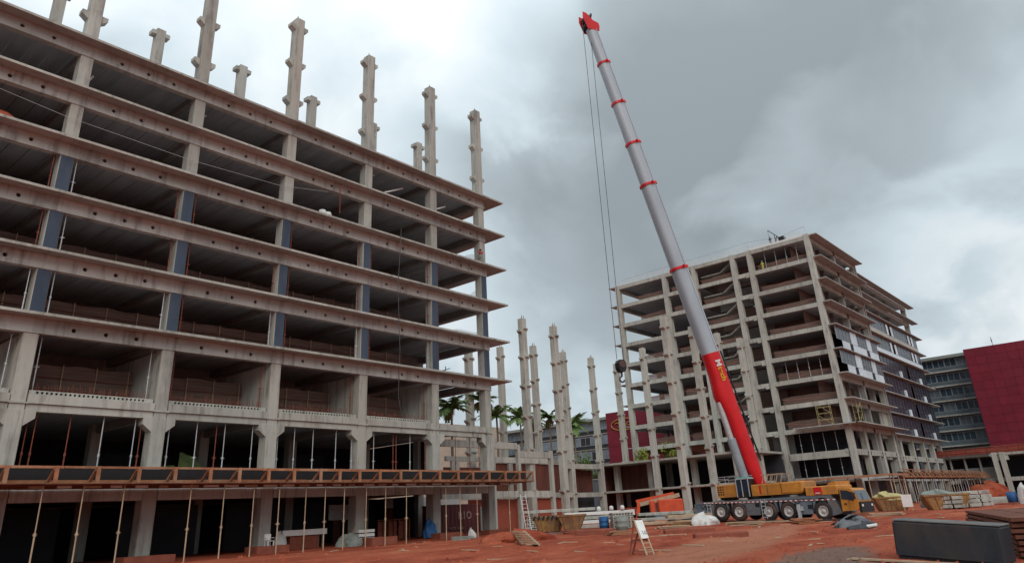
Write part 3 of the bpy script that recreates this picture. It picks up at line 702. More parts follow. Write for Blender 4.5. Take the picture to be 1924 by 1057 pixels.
for k, Z in enumerate(TL):
    for i in range(5):
        y1, y0 = TY[i]-0.49, TY[i+1]+0.49
        off = rng.uniform(-0.02,0.02)
        box(TX+0.06+off, TX+0.6, y0, y1, Z-0.74, Z).build('beam', CONC2, RT)
        if i != 2 or k == 0: box(TX+0.62, X1-0.2, y0-0.5, y1+0.5, Z-0.22-0.003*i, Z-0.02-0.003*i).build('floor_slab', CEIL, RT)
    # jutting slabs left and right ends
    box(TX+1.06, X1+0.3, 38.54, 39.4, Z-0.135, Z+0.015).build('slab_edge', LIP, RT)
    box(TX-0.02, X1+0.3, 37.2, 38.55, Z-0.14, Z+0.02).build('canopy_slab', LIP, RT)
    box(TX-0.02, X1+0.3, 80.5, 82.0, Z-0.14, Z+0.02).build('canopy_slab', LIP, RT)
    box(TX+1.1, X1-0.4, 38.75, 39.3, Z-0.98, Z-0.145).build('side_beam', CONC2, RT)
    box(TX+1.1, X1-0.4, 79.6, 80.2, Z-0.9, Z-0.145).build('side_beam', BEAM, RT)
    if k:
        zt = TL[k-1]-0.25
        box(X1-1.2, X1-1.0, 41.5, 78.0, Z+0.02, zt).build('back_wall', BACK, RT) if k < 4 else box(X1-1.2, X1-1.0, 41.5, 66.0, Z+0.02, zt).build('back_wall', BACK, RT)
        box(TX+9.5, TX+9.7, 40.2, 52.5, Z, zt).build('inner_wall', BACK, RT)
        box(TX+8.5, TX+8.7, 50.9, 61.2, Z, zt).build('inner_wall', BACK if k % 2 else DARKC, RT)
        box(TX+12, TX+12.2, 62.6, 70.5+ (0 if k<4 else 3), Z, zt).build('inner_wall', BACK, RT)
        # sagging red net at the front edge of the floor
        for (ya, yb) in ((39.9,49.5),(54.3,61.3),(62.7,68.0),(69.3,76.0)):
            if k in (3,) and ya > 60: continue
            m = MB(); n = 14; vs = []
            sgn = rng.uniform(0,6)
            for j in range(3):
                for i in range(n+1):
                    y = ya+(yb-ya)*i/n
                    hgt = 1.4+0.12*math.sin((y-ya)*0.35+sgn)+0.03*math.sin(y*1.9+2*sgn)
                    vs.append((TX+1.9+0.12*math.sin(y*2+j), y, Z+hgt*j/2))
            m.add(vs, [(j*(n+1)+i, j*(n+1)+i+1, (j+1)*(n+1)+i+1, (j+1)*(n+1)+i) for j in range(2) for i in range(n)], True)
            m.build('safety_net', NET, RT)
            sgp = [(TX+1.1, ya+(yb-ya)*q/8, Z+1.1-0.55*math.sin(math.pi*q/8)*(0.4+rng.random()*0.8)+rng.uniform(-.08,.08)) for q in range(9)]
            MB().path(sgp, 0.06, 5).build('slack_net_rope', mat('faded_red_rope',(0.30,0.12,0.10),(0.2,0.08,0.07),3,.9), RT)
        if k in (5, 6):
            for q in range(9): box(X1-1.3, X1-1.05, 66.4+1.45*q, 66.7+1.45*q, Z+0.02, zt).build('mullion', CBLK, RT)
            box(X1-1.28, X1-1.07, 66.2, 79.5, Z+1.2, Z+1.35).build('transom', CBLK, RT)
        # stairs seen through the third bay from the corner
        m = MB().box(TX+2.0, TX+4.6, 57.2, 61.4, Z+1.85, Z+2.1)
        m.bar((TX+2.6, 57.3, Z+1.95), (TX+2.6, 54.4, Z+3.7), 1.2, 0.28).bar((TX+4.0, 57.3, Z+1.95), (TX+4.0, 54.4, Z+0.1), 1.2, 0.28)
        m.build('stair_flight', CONC2, RT)
    # jagged floor edge seen from the right: inner columns
for xx in (136.6,145.2,154.6):
    box(-0.45,0.45,0,0.9,TL[8],TL[0]-0.15).build('column', BEAM, RT, (xx, 40.3, 0))
for k in range(1, 9):
    Z, zt = TL[k], TL[k-1]-0.98
    box(X1-0.9, X1-0.55, 38.8, 39.6, Z+0.02, zt+0.8).build('end_post', CONC2, RT)
    if k not in (5,6):
        box(TX+3, X1-1.2, 43.2, 43.35, Z+0.02, zt+0.7).build('inner_wall', BACK, RT)
# glazing in two storeys of the right side
def window_row(parent, x0, x1, y, z0, z1, n, frame_m, glass_m, skip=(), fr=0.07):
    w_ = (x1-x0)/n
    fm = MB(); h = z1-z0
    fm.box(0,w_-0.02,0,0.12,0,fr).box(0,w_-0.02,0,0.12,h-fr,h).box(0,fr,0,0.12,fr,h-fr).box(w_-0.02-fr,w_-0.02,0,0.12,fr,h-fr).box(fr,w_-0.02-fr,0.02,0.1,h*0.42,h*0.42+fr)
    fme = fm.mesh('window', frame_m)
    gme = MB().box(fr,w_-0.02-fr,0.055,0.075,fr,h-fr).mesh('pane', glass_m)
    for i in range(n):
        if i in skip: continue
        f = inst('window', fme, parent, (x0+w_*i, y, z0)); inst('pane', gme, f)
GY = 37.72
for k in (5, 6):
    Z, zt = TL[k], TL[k-1]-0.25
    for q in range(8): box(TX+3.0+2.62*q, TX+5.58+2.62*q, GY, GY+0.06, Z+0.03, Z+1.55).build('pale_panel', WPANEL, RT)
    window_row(RT, TX+0.6, TX+8.2, GY+0.02, Z+1.6, zt, 4, FRAMEW, GLASS, fr=0.05)
    box(TX+8.3, TX+11.6, GY-0.02, GY+0.06, Z+1.6, zt).build('pale_panel', WPANEL, RT)
    window_row(RT, TX+11.7, TX+17.6, GY+0.02, Z+1.6, zt, 4, FRAMEW, GLASS, fr=0.05)
    box(TX+17.7, TX+20.2, GY-0.02, GY+0.06, Z+1.6, zt).build('pale_panel', WPANEL, RT)
    window_row(RT, TX+20.3, X1-2.0, GY+0.02, Z+1.6, zt, 3, FRAMEW, GLASS, fr=0.05)
    for xx in (TX+7.0, TX+16.6): box(xx, xx+1.5, GY-0.06, GY-0.025, Z+0.1, Z+1.5).build('opening_shade_plate', SHADEW, RT)  # dark plate on the panel, painted shade in place of an opening
    box(TX+1.5, X1-2, 39.6, 39.8, Z+0.02, zt-0.6).build('inner_wall', SHADEW, RT)
box(X1-4.6, X1-4.3, 38.9, 46, TL[8], TL[7]-0.2).build('end_wall', CONC, RT)
box(X1-5.5, X1-0.8, 39.2, 39.4, TL[8], TL[7]-1.0).build('end_wall', CONC2, RT)
# lower two storeys of the right side
for xx in (129.7,137.3,145.6,154.4):
    c = MB().cbox(-0.55,0.55,0,1.0,-0.2,TL[8]-0.15,0.04)
    if xx > 130:
        co = c.build('column', CONC2, RT, (xx,38.65,0))
        for sx in (-1,1):
            poly = [(sx*.55,7.6),(sx*1.1,8.1),(sx*1.1,8.5),(sx*.55,8.5)]
            MB().prism(poly if sx>0 else poly[::-1],'y',0.05,0.9).build('haunch', CONC2, co)
for a, b_ in ((130.4,136.7),(137.9,145.0),(146.2,153.8)):
    box(a, b_, 38.7, 39.3, 7.8, 8.7).build('beam', CONC2, RT)
    box(a, b_, 38.7, 39.3, 3.8, 4.6).build('beam', BEAM, RT)
box(TX+1.2, X1, 39.9, 49.6, 8.3, 8.6).build('floor_slab', CEIL, RT)
box(TX+1.2, X1, 39.9, 49.6, 4.2, 4.5).build('floor_slab', DARKC, RT)
box(TX+9, X1, 46.5, 46.7, 0, TL[8]-0.3).build('back_wall', SHADEW, RT)
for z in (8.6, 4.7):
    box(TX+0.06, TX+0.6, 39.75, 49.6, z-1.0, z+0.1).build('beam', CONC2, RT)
box(TX+6.5, TX+6.7, 39.9, 54.5, 0, 12.3).build('back_wall', SHADEW, RT)
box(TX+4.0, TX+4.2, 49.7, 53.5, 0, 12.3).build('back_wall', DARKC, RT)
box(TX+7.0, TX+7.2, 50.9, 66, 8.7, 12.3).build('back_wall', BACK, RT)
# front right canopy around the corner at the lowest slab
box(TX-1.5, TX-0.08, 36.9, 47.5, TL[8]-0.12, TL[8]+0.03).build('canopy_slab', LIP, RT)
box(TX-1.5, X1+1.0, 36.4, 37.18, TL[8]-0.12, TL[8]+0.03).build('canopy_slab', LIP, RT)
# roof: pale upstand, poles and thin net
box(TX+0.1, TX+0.4, 39.8, 50.0, TL[0]+0.003, TL[0]+0.35).build('roof_upstand', WHITE, RT)
for y in (39.2, 50.2, 58.0, 68.6, 76): MB().tube((TX+0.5,y,TL[0]),(TX+0.5,y,TL[0]+2.0),0.05,n=6).build('roof_post', GALV, RT)
m = MB(); n = 40; vs = []
for j in range(3):
    for i in range(n+1):
        y = 40+40*i/n; vs.append((TX+0.45, y, TL[0]+0.1+(1.25-0.3*abs(math.sin(y*0.3)))*j/2))
m.add(vs, [(j*(n+1)+i, j*(n+1)+i+1, (j+1)*(n+1)+i+1, (j+1)*(n+1)+i) for j in range(2) for i in range(n)], True); m.build('roof_net', WNET, RT)
MB().path([(TX+0.5,39.2,TL[0]+1.9),(TX+0.5,44,TL[0]+1.2),(TX+0.5,50.2,TL[0]+1.9),(TX+0.5,58,TL[0]+1.6),(TX+0.5,68.6,TL[0]+1.5),(TX+0.5,79,TL[0]+1.2)], 0.03, 5).build('roof_cable', GALV, RT)
# yellow scaffold at the corner of the lowest upper storey
SC = thing('scaffold_tower', 'small yellow scaffold at the corner of the tower on its lowest jutting slab', 'scaffold', (TX+2.2,37.9,TL[8]+0.04))
for x in (0,2.2):
    for y in (-0.35,0.35): MB().tube((x,y,0),(x,y,3.6),0.03,n=6).build('standard', YSCAF, SC)
for z in (0.9,1.9,2.9):
    for y in (-0.35,0.35): MB().tube((0,y,z),(2.2,y,z),0.025,n=6).build('ledger', YSCAF, SC)
for z in (0,1.8): MB().bar((0,-.35,z),(2.2,-.35,z+1.7),0.045).build('brace', YSCAF, SC)
SC2 = copy_tree(SC); SC2.location = (TX-0.7, 41.0, TL[8]+0.04); SC2.rotation_euler = (0,0,math.pi/2)
SC2['label'] = 'small yellow scaffold left of the tower corner column, beside the other one'
# interior white props of two storeys
k_ = 0
for Z, zt in ((TL[1],TL[0]-0.9),(TL[6],TL[5]-0.3),(8.7,TL[8]-0.9),(4.8,7.6)):
    for j, y in enumerate((41.6,43.6,45.6,47.6)):
        prop(TX+1.1, y, Z, Z+round(zt-Z,1), 'w', 'thin prop, '+('top' if k_ == 0 else 'middle' if k_ == 1 else 'second lowest' if k_ == 2 else 'lowest')+' storey of the tower corner bay, '+ORD[j]+' from right', 'props in the tower corner bay')
    k_ += 1
# block 2: the stepped back rear part with many windows
T2 = thing('rear_tower_block', 'stepped-back right part of the tower with rows of dark windows under jutting slabs', 'building')
BX0, BX1, BY = 162.0, 208.0, 40.2
T2L = [z-0.02 for z in TL]
for k, Z in enumerate(T2L):
    box(BX0-4, BX1, BY-0.2, BY+1.3, Z-0.14, Z+0.02).build('canopy_slab', LIP, T2)
    box(BX0-4, BX1-2.5, BY+1.35, BY+1.9, Z-1.0, Z-0.145).build('beam', CONC2, T2)
    box(BX0-4, BX1-2.5, BY+1.92, BY+20, Z-0.25, Z).build('floor_slab', CEIL, T2)
    if 0 < k:
        Zt = T2L[k-1]-1.0
        if k < 3:
            for xx in (166,174.5,183.5,192.5): box(xx-0.5,xx+0.5,BY+2.6,BY+3.5,Z,Zt+0.7).build('column', BEAM, T2)
            box(BX0-4, BX1-9, BY+6, BY+6.2, Z, Zt+0.7).build('back_wall', BACK, T2)
        else:
            box(BX0-4, BX1-4, BY+2.0, BY+2.2, Z, Zt+0.7).build('back_wall', SHADEW, T2)
            window_row(T2, BX0-3, BX1-4.5, BY+0.45, Z+(1.25 if k < 5 else 0.3), Zt+0.55, 18, FRAMEW if k < 5 else FRAMEB, GLASS, skip=(8,) if k < 5 else (11,), fr=0.06)
            if k < 5:
                box(BX0-3, BX1-4.5, BY+0.42, BY+0.6, Z+0.025, Z+1.22).build('pale_panel', CONC2 if k == 3 else WPANEL, T2)
                for xx in (BX0+15, BX0+18.5, BX0+33, BX0+36): box(xx, xx+1.5, BY+0.36, BY+0.41, Z+1.25, Zt+0.4).build('pale_panel', WPANEL, T2)
            else:
                for xx in (BX0+17, BX0+34): box(xx, xx+1.3, BY+0.1, BY+0.4, Z+0.1, Z+1.5).build('pale_panel', WPANEL, T2)
        box(BX1-3.4, BX1-2.6, BY+1.4, BY+2.4, Z, Zt+0.85).build('column', CONC, T2)
for xx in (162.5,169.8,179.1,188.3,196.8,204.4):
    c = MB().cbox(-0.5,0.5,0,1.0,-0.2,T2L[8]-0.15,0.04); co = c.build('column', CONC2, T2, (xx,BY+1.2,0))
    for sx in (-1,1):
        poly = [(sx*.5,7.6),(sx*1.2,8.1),(sx*1.2,8.5),(sx*.5,8.5)]
        MB().prism(poly if sx>0 else poly[::-1],'y',0.05,0.9).build('haunch', CONC2, co)
for a, b_ in ((157,161.9),(163.1,169.2),(170.4,178.5),(179.7,187.7),(188.9,196.2),(197.4,203.8)):
    box(a, b_, BY+1.25, BY+1.8, 7.7, 8.7).build('beam', CONC2, T2); box(a, b_, BY+1.25, BY+1.8, 3.8, 4.6).build('beam', BEAM, T2)
    box(a, b_, BY+1.82, BY+14, 8.3, 8.6).build('floor_slab', CEIL, T2)
box(157, 206, BY+7, BY+7.2, 0, T2L[8]-0.3).build('back_wall', SHADEW, T2)
# deck along the right tower
D2 = thing('formwork_deck', 'orange bracketed timber deck on many thin props along the right tower', 'scaffold deck')
for i in range(24):
    x0 = 134+70*i/24; box(x0, x0+70/24-0.03, 33.6, 38.5, 4.0+0.01*(i%3), 4.06+0.01*(i%3)).build('deck_board', DECKU, D2)
for i in range(10): box(134+7*i, 140.95+7*i, 33.55, 33.7, 4.07, 4.22).build('bottom_rail', WOOD, D2)
for i in range(10): box(134+7*i, 140.95+7*i, 33.56, 33.66, 5.12, 5.24).build('top_rail', WOOD, D2)
box(134,204,34.3,34.35,4.07,4.9).build('void_shade_panel', DECKVOID, D2)  # dark panel again in place of the shade behind the rails
bk2 = MB().box(-.10,.10,33.42,33.545,4.0,5.25).bar((0,32.7,4.1),(0,33.5,5.0),0.16).box(-.1,.1,32.6,33.415,3.95,4.12).mesh('bracket', WOOD)
for i in range(26): inst('bracket', bk2, D2, (134.6+2.7*i+rng.uniform(-.2,.2), 0, rng.uniform(-.06,.06)))
for i in range(30):
    x = 136+2.25*i
    MB().tube((x,34.0+0.9*(i%3),0),(x,34.0+0.9*(i%3),4.0),0.07,n=6).build('deck_prop', GALV if i%4 else WOODP, D2)
D3 = thing('formwork_deck', 'plain rust-brown plank deck around the near corner of the right tower', 'scaffold deck')
for i in range(12): box(125.9, TX-0.2, 33.0+1.2*i, 34.18+1.2*i, 4.25+0.03*(i%2), 4.32+0.03*(i%2)).build('deck_board', DECKU, D3)
box(125.8,125.88,33,47.4,4.2,4.5).build('edge_rail', WOOD, D3); box(125.8,134,32.9,32.98,4.2,4.5).build('edge_rail', WOOD, D3)
for i in range(5): MB().tube((126.4,33.6+3.1*i,0),(126.4,33.6+3.1*i,4.25),0.08,n=6).build('deck_prop', WOODP, D3)
for i in range(3): MB().tube((127+3*i,33.3,0),(127+3*i,33.3,4.25),0.08,n=6).build('deck_prop', WOODP, D3)

# ================================================================== PODIUM between tower and left building
PD = thing('podium_frame', 'low two-storey concrete podium with thin slabs left of the tower', 'building')
for z, t_ in ((9.2, 0.32), (4.6, 0.30)):
    box(115.5, TX-0.1, 50.5, 80.5, z-t_, z).build('floor_slab', CONC2, PD)
for y in (54.0, 62.0, 70.5, 77.5):
    for x in (119.0, 125.5): box(x-.45,x+.45,y-.45,y+.45,0,8.88).build('column', CONC, PD)
box(128.9,129.1,50.6,80.4,0,8.85).build('back_wall', SHADEW, PD)
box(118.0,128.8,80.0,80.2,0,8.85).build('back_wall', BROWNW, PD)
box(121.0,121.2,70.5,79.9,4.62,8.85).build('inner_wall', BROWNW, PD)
box(123.0,123.2,51,79.9,0,4.28).build('inner_wall', SHADEW, PD)
# beams running left from the podium, with brown infill behind
for (x0,x1) in ((97.2,104.8),(105.8,113.5)):
    box(x0,x1,77.3,78.0,8.3,9.1).build('beam', CONC2, PD); box(x0,x1,77.3,78.0,3.8,4.5).build('beam', CONC2, PD)
    box(x0,x1,79.3,79.5,4.5,8.25).build('infill_wall', BROWNW, PD); box(x0,x1,79.3,79.5,0,3.75).build('infill_wall', SHADEW, PD)
box(88,115,78.1,88,8.6,8.95).build('floor_slab', CONC2, PD)
# low frame next to the left building
LF = thing('low_frame', 'low pale concrete frame with brick infill beside the left building corner', 'building')
fy = 60.0
for x in (66.4,71.0,77.4): MB().cbox(-.24,.24,0,.5,-.2,9.4 if x<72 else 8.9,.03).build('column', CONC2, LF, (x,fy,0))
box(57.9,70.7,fy+.05,fy+.45,8.9,9.65).build('beam', CONC2, LF); box(71.3,77.1,fy+.05,fy+.45,8.0,8.75).build('beam', CONC2, LF)
box(58.0,70.7,fy+.05,fy+.45,3.5,4.2).build('beam', CONC2, LF); box(71.3,77.1,fy+.05,fy+.45,3.45,4.15).build('beam', CONC2, LF)
box(71.0,84,66,66.4,7.9,8.6).build('beam', CONC2, LF); box(57.9,92,fy+.5,fy+12,8.3,8.6).build('floor_slab', CONC2, LF) if False else None
# brick infill with a door opening; courses built as bricks near the door
BW = thing('brick_wall', 'red clay brick wall with a narrow doorway inside the low frame', 'wall', (71.3,61.2,0))
for (x0,x1,z0,z1) in ((-8.0,-6.4,0,3.4),(-5.1,-3.0,0,3.4),(-6.4,-5.1,2.6,3.4),(-3.0,0.1,0,3.3)):
    box(x0,x1,0,0.18,z0,z1).build('wall_panel', BRICK, BW)
bm_ = MB().box(0,0.36,-0.03,0,0,0.17).mesh('brick', BRICK)
for r_ in range(16):
    for c_ in range(4):
        x = -5.05+0.4*c_+(0.2 if r_%2 else 0)
        if x < -3.5: inst('brick', bm_, BW, (x,0,0.05+0.2*r_))
for r_ in range(16):
    for c_ in range(3): inst('brick', bm_, BW, (-7.9+0.4*c_+(0.1 if r_%2 else 0),0,0.05+0.2*r_))
box(-6.35,-5.15,0.05,0.12,0,2.55).build('door_leaf', GREYD, BW)
BW2 = thing('brick_wall', 'brown-red block infill seen between the far columns of the low frame', 'wall', (80,70,0))
for (x0,x1,z0,z1) in ((-4,12,0,3.6),(-4,12,4.6,8.2),(-12,-4,4.6,7.6)):
    box(x0,x1,0,0.2,z0,z1).build('wall_panel', BROWNW if z0 > 4 else BRICK, BW2)
for (x0,x1) in ((-11,-9.6),(-5.4,-4.2),(0,0.8),(5.0,5.7)): box(x0,x1,-0.4,-0.05,0,8.3).build('pier', CONC2, BW2)
box(-12,14,-0.4,-0.05,8.32,8.9).build('beam', CONC2, BW2); box(-12,14,-0.45,-0.06,3.65,4.3).build('beam', CONC2, BW2)

# ================================================================== free-standing precast columns
def az_pos(az, d): a = math.radians(az); return d*math.cos(a), d*math.sin(a)
FS = [(43.8,104,24.0,'pale column seen through the open corner bay of the left building'),
      (41.3,123.5,28.1,'bare concrete column just right of the left building corner'),
      (39.45,104.9,28.1,'tall bare column with corbels, left of the pair before the palms'),
      (38.7,124,28.1,'thinner bare column right behind the tall left one'),
      (37.0,110.8,28.1,'tallest-looking bare column in the middle of the gap'),
      (36.4,130.8,28.1,'bare column partly hidden right of the middle column'),
      (34.26,137.9,28.1,'lone bare column left of the crimson block'),
      (32.35,146,28.1,'bare column behind the crane hook block'),
      (30.22,133,28.1,'bare column before the left edge of the tower'),
      (28.3,111,28.1,'broad bare column with tall top before the tower, left of the boom'),
      (26.27,119.5,28.1,'bare column before the tower touching the boom on its left'),
      (24.5,126.7,28.1,'bare column before the tower just right of the white boom'),
      (22.9,133,28.1,'bare column before the tower, furthest right of the boom')]
for az, d, h, lab in FS:
    x, y = az_pos(az, d)
    root = thing('precast_column', lab, 'column', (x,y,0), 0, 'free-standing precast columns')
    MB().cbox(-0.46,0.46,-0.46,0.46,-0.3,h,0.05).build('shaft', CONC2, root)
    for z in (26.5,22.4,18.3,14.1,9.7,4.4):
        if z > h-0.5: continue
        MB().prism([(0.46,-0.4),(0.9,-0.1),(0.9,0.14),(0.46,0.14)],'y',-0.35,0.35).build('corbel', CONC2, root, (0,0,z))
        MB().prism([(-0.46,0.14),(-0.9,0.14),(-0.9,-0.1),(-0.46,-0.4)],'y',-0.35,0.35).build('corbel', CONC2, root, (0,0,z+rng.choice((0,0,-.3))))
        MB().prism([(-0.46,-0.2),(-0.46,0.14),(-0.75,0.14),(-0.75,-0.02)],'x',-0.35,0.35).build('corbel', CONC2, root, (0,0,z))
    MB().bar((-.2,-.2,h),(-.2,-.2,h+.5),.05).bar((.2,.2,h),(.2,.2,h+.4),.05).bar((.2,-.2,h),(.22,-.2,h+.45),.05).build('starter_bars', RUST, root)

# ================================================================== far buildings
def curtain(parent, X, y0, y1, z0, n, fh, glass, panel, w=3.0, slab_m=CONC2, roof=True, ov=1.3, th=0.22):
    """facade facing -X at x = X: storeys with a projecting slab, window bays and spandrels"""
    nb = max(1, int((y1-y0)/w)); w = (y1-y0)/nb
    fr = MB().box(-0.08,0,0.03,w-0.03,1.15,1.25).box(-0.08,0,0.03,w-0.03,fh-0.65,fh-0.55).box(-0.08,0,0.03,0.13,1.25,fh-0.65).box(-0.08,0,w-0.13,w-0.03,1.25,fh-0.65).box(-0.06,0,w/2-0.05,w/2+0.05,1.25,fh-0.65).mesh('window', FRAMEW)
    pn = MB().box(-0.04,-0.02,0.13,w-0.13,1.25,fh-0.65).mesh('pane', glass)
    sp = MB().box(-0.05,-0.003,0.03,w-0.03,0.12,1.12).mesh('spandrel_panel', panel)
    pn2 = MB().box(-0.04,-0.02,0.13,w-0.13,1.25,fh-0.65).mesh('pane', panel)
    for k in range(n):
        z = z0+fh*k
        box(X-ov, X+0.5, y0, y1, z-th, z+0.10).build('slab_edge', slab_m, parent)
        for i in range(nb):
            f = inst('window', fr, parent, (X, y0+w*i, z)); inst('pane', pn if (k*7+i*3)%5 else pn2, f); inst('spandrel_panel', sp, parent, (X, y0+w*i, z))
    if roof: box(X-1.6, X+20, y0-0.5, y1+0.5, z0+fh*n-0.5, z0+fh*n+0.25).build('roof', GREYD, parent)
    box(X+0.02, X+20, y0, y1, 0, z0+fh*n-0.52).build('wall', GLASSB, parent)
GB = thing('glass_building', 'low blue-grey glazed office building behind the palms in the middle', 'building')
curtain(GB, 180, 118, 175, 9.7, 4, 4.0, mat('sky_glass',(0.20,0.26,0.31),(0.12,0.16,0.20),0.5,0.15,spec=.8), mat('slate_spandrel',(0.03,0.035,0.04),(0.02,0.022,0.026),.5,.5), 3.4, CONC2, ov=0.25, th=0.10)
GR = thing('glass_building', 'grey office building with glazed floors right of the tower', 'building')
curtain(GR, 225, 20, 62, 12.3, 6, 3.75, GLASS2, GLASSB, 2.8, CONC2)
CB = thing('crimson_block', 'crimson clad block with a gold sign left of the tower', 'building', (170,0,0))
box(0,20,88,112.6,0,25.6).build('wall', CRIM, CB)
cpn = MB().box(-0.06,-0.003,0.04,4.06,0.04,4.14).mesh('cladding_panel', CRIM)
for k in range(6):
    for j in range(6): inst('cladding_panel', cpn, CB, (rng.uniform(-.02,0),88+4.1*j,4.2*k+0.1))
m = MB(); pts = []
for k in range(25):
    a = 2*math.pi*k/24; pts.append((-0.25, 107.0+3.9*math.cos(a), 22.2+1.5*math.sin(a)))
m.path(pts, 0.16, 5)
m.path([(-0.25,104.2+0.35*q,22.2+0.55*math.sin(q*0.55)) for q in range(17)],0.16,5)
m.path([(-0.25,105.0+0.35*q,21.7+0.3*math.sin(q*0.5+1)) for q in range(12)],0.12,5)
m.build('gold_sign', GOLD, CB)
CB2 = thing('crimson_block', 'tall crimson clad block at the right edge of the view', 'building', (218,0,0))
box(0,20,19.5,33.4,10,34.9).build('wall', CRIM, CB2)
cpn = MB().box(-0.06,-0.003,0.03,2.28,0.03,2.04).mesh('cladding_panel', CRIM)
for k in range(12):
    for j in range(6): inst('cladding_panel', cpn, CB2, (rng.uniform(-.02,0),19.5+2.31*j,10+2.07*k))
MB().tube((3,27,34.9),(3,27,37.4),0.06,n=6).box(2.8,3.2,26.9,27.1,36.2,36.8).build('roof_mast', CABLE, CB2)
BB = thing('beige_building', 'plain beige building behind the palms, seen through the open corner bay', 'building', (150,150,0))
box(-22,22,0,15,0,26).build('wall', BEIGE, BB)
# far right frame
FR = thing('low_frame', 'low concrete frame with a red netted railing at the far right', 'building')
FX = 203
for z, t_ in ((9.0,0.5),(3.8,0.8)):
    box(FX, FX+16, 10, 31.3, z-t_, z).build('floor_slab', CONC2, FR); box(FX+1.2, FX+16, 32.2, 44, z-t_, z-0.02).build('floor_slab', CONC2, FR)
for y in (30.9, 29.4, 16): MB().cbox(-0.5,0.5,-0.5,0.5,-0.2,9.1,0.05).build('column', CONC2, FR, (FX-0.3,y,0))
for y in (29.4,16): box(-0.5,0.5,-1.1,1.1,7.4,8.4).build('corbel', CONC2, FR, (FX+0.3,y,0))
for y in (34.5, 37.5, 40.5): box(-.2,.2,-.2,.2,0,8.5).build('column', CONC, FR, (FX+2.5,y,0))
box(FX+9,FX+9.2,10,44,0,8.4).build('back_wall', SHADEW, FR); box(FX+3,FX+3.2,32,44,3.8,6.2).build('back_wall', DARKC, FR)
for i in range(16): MB().tube((FX+0.2,11+2.1*i,9.0),(FX+0.2,11+2.1*i,10.5),0.06,n=5).build('railing_post', REDBOX, FR)
for z in (9.6,10.45): MB().tube((FX+0.2,10.5,z),(FX+0.2,43.5,z),0.05,n=5).build('railing_bar', WOOD, FR)
m = MB(); n = 40; vs = []
for j in range(3):
    for i in range(n+1): y = 10.5+33*i/n; vs.append((FX+0.28+0.05*math.sin(y*3+j), y, 9.05+(1.35-0.2*abs(math.sin(y*.75)))*j/2))
m.add(vs, [(j*(n+1)+i, j*(n+1)+i+1, (j+1)*(n+1)+i+1, (j+1)*(n+1)+i) for j in range(2) for i in range(n)], True)
m.build('railing_net', mat('orange_red_net',(0.34,0.07,0.05),(0.22,0.05,0.04),1.5,0.9), FR)
o = heap('dirt_mound', 'x', 'x', (192,32.5,0), 9, 4.2, 2.5, gm, 21, 24, 8)
for k in ('label','category'): del o[k]
o['kind'] = 'structure'

# ================================================================== palms
def palm(x, y, h, r, label, seed, m=LEAF, nf=22, group='palm trees behind the site'):
    r_ = random.Random(seed); root = thing('palm_tree', label, 'palm tree', (x,y,0), 0, group)
    t_ = MB(); px = 0
    for k in range(6):
        z0, z1 = h*k/6, h*(k+1)/6; nxp = px+r_.uniform(-.12,.12)
        t_.tube((px,0,z0),(nxp,0,z1),0.26-0.02*k,0.24-0.02*k,8,False); px = nxp
    t_.build('trunk', TRUNK, root)
    cr_ = MB()
    for f in range(nf):
        a = 2*math.pi*f/nf*2.6+r_.uniform(-.2,.2); el = r_.uniform(0.0,1.35); L = r*r_.uniform(.85,1.1)
        d = Vector((math.cos(a), math.sin(a), 0)); p = Vector((px,0,h)); segs = 7; v_ = el
        for s_ in range(segs):
            q = p + (d*math.cos(v_)+Vector((0,0,math.sin(v_))))*L/segs
            cr_.bar(p, q, 0.07*(1-s_/segs)+0.015)
            side = d.cross(Vector((0,0,1)))
            ll = L*0.26*math.sin(math.pi*(0.12+0.86*(s_+0.5)/segs))
            for w_ in range(3):
                b0 = p.lerp(q, w_/3)
                for sg in (-1,1):
                    tip = b0 + side*sg*ll*0.85 + (q-p).normalized()*ll*0.45 + Vector((0,0,-ll*r_.uniform(.15,.5)))
                    wv = (q-p).normalized()*0.13*r/3
                    cr_.add([b0-wv*.5, b0+wv, tip, b0.lerp(tip,.5)-wv*.8],[(0,1,2,3)])
            p = q; v_ -= r_.uniform(.14,.27)
    cr_.build('crown', m, root)
for az, d, e_, r, lab, sd_ in [(45.2,100,0.1351,3.6,'bushy palm framed by the open corner bay, left one',1),(42.95,104,0.1424,2.8,'palm close to the corner column inside the open bay, right one',2),
        (41.75,118,0.122,3.4,'palm just right of the left building corner',3),(39.9,150,0.118,4.4,'palm behind the tall left column',4),
        (39.0,155,0.113,3.6,'palm crown between the two left columns',9),(37.85,150,0.117,3.8,'clear round palm crown between the columns in the middle',5),(36.0,140,0.104,4.2,'palm right of the middle pair of columns',6),
        (28.7,165,0.10,4.5,'palm seen through the lower left bays of the tower',7)]:
    x, y = az_pos(az, d); palm(x, y, d*e_+1.5, r, lab, sd_)
def bush(x, y, z, r, h, label, m, seed, n=900):
    r_ = random.Random(seed); root = thing('bush', label, 'bush', (x,y,z), 0); lf = MB()
    cl = [(Vector((r_.uniform(-1,1)*r*.6, r_.uniform(-1,1)*r*.6, h*r_.uniform(.25,.8))), r_.uniform(.3,.55)*r) for _ in range(14)]
    for _ in range(n):
        c, rr = r_.choice(cl); v = Vector((r_.gauss(0,1),r_.gauss(0,1),r_.gauss(0,1))).normalized()*rr*r_.uniform(.5,1)
        p = c+v; a = Vector((r_.uniform(-1,1),r_.uniform(-1,1),r_.uniform(-1,1))).normalized()*0.3; b2 = a.cross(Vector((r_.uniform(-1,1),r_.uniform(-1,1),.5))).normalized()*0.16
        lf.add([p-a,p+b2,p+a,p-b2],[(0,1,2,3)])
    lf.build('foliage', m, root); MB().tube((0,0,0),(0,0,h*.5),0.12,0.06).build('stem', TRUNK, root)
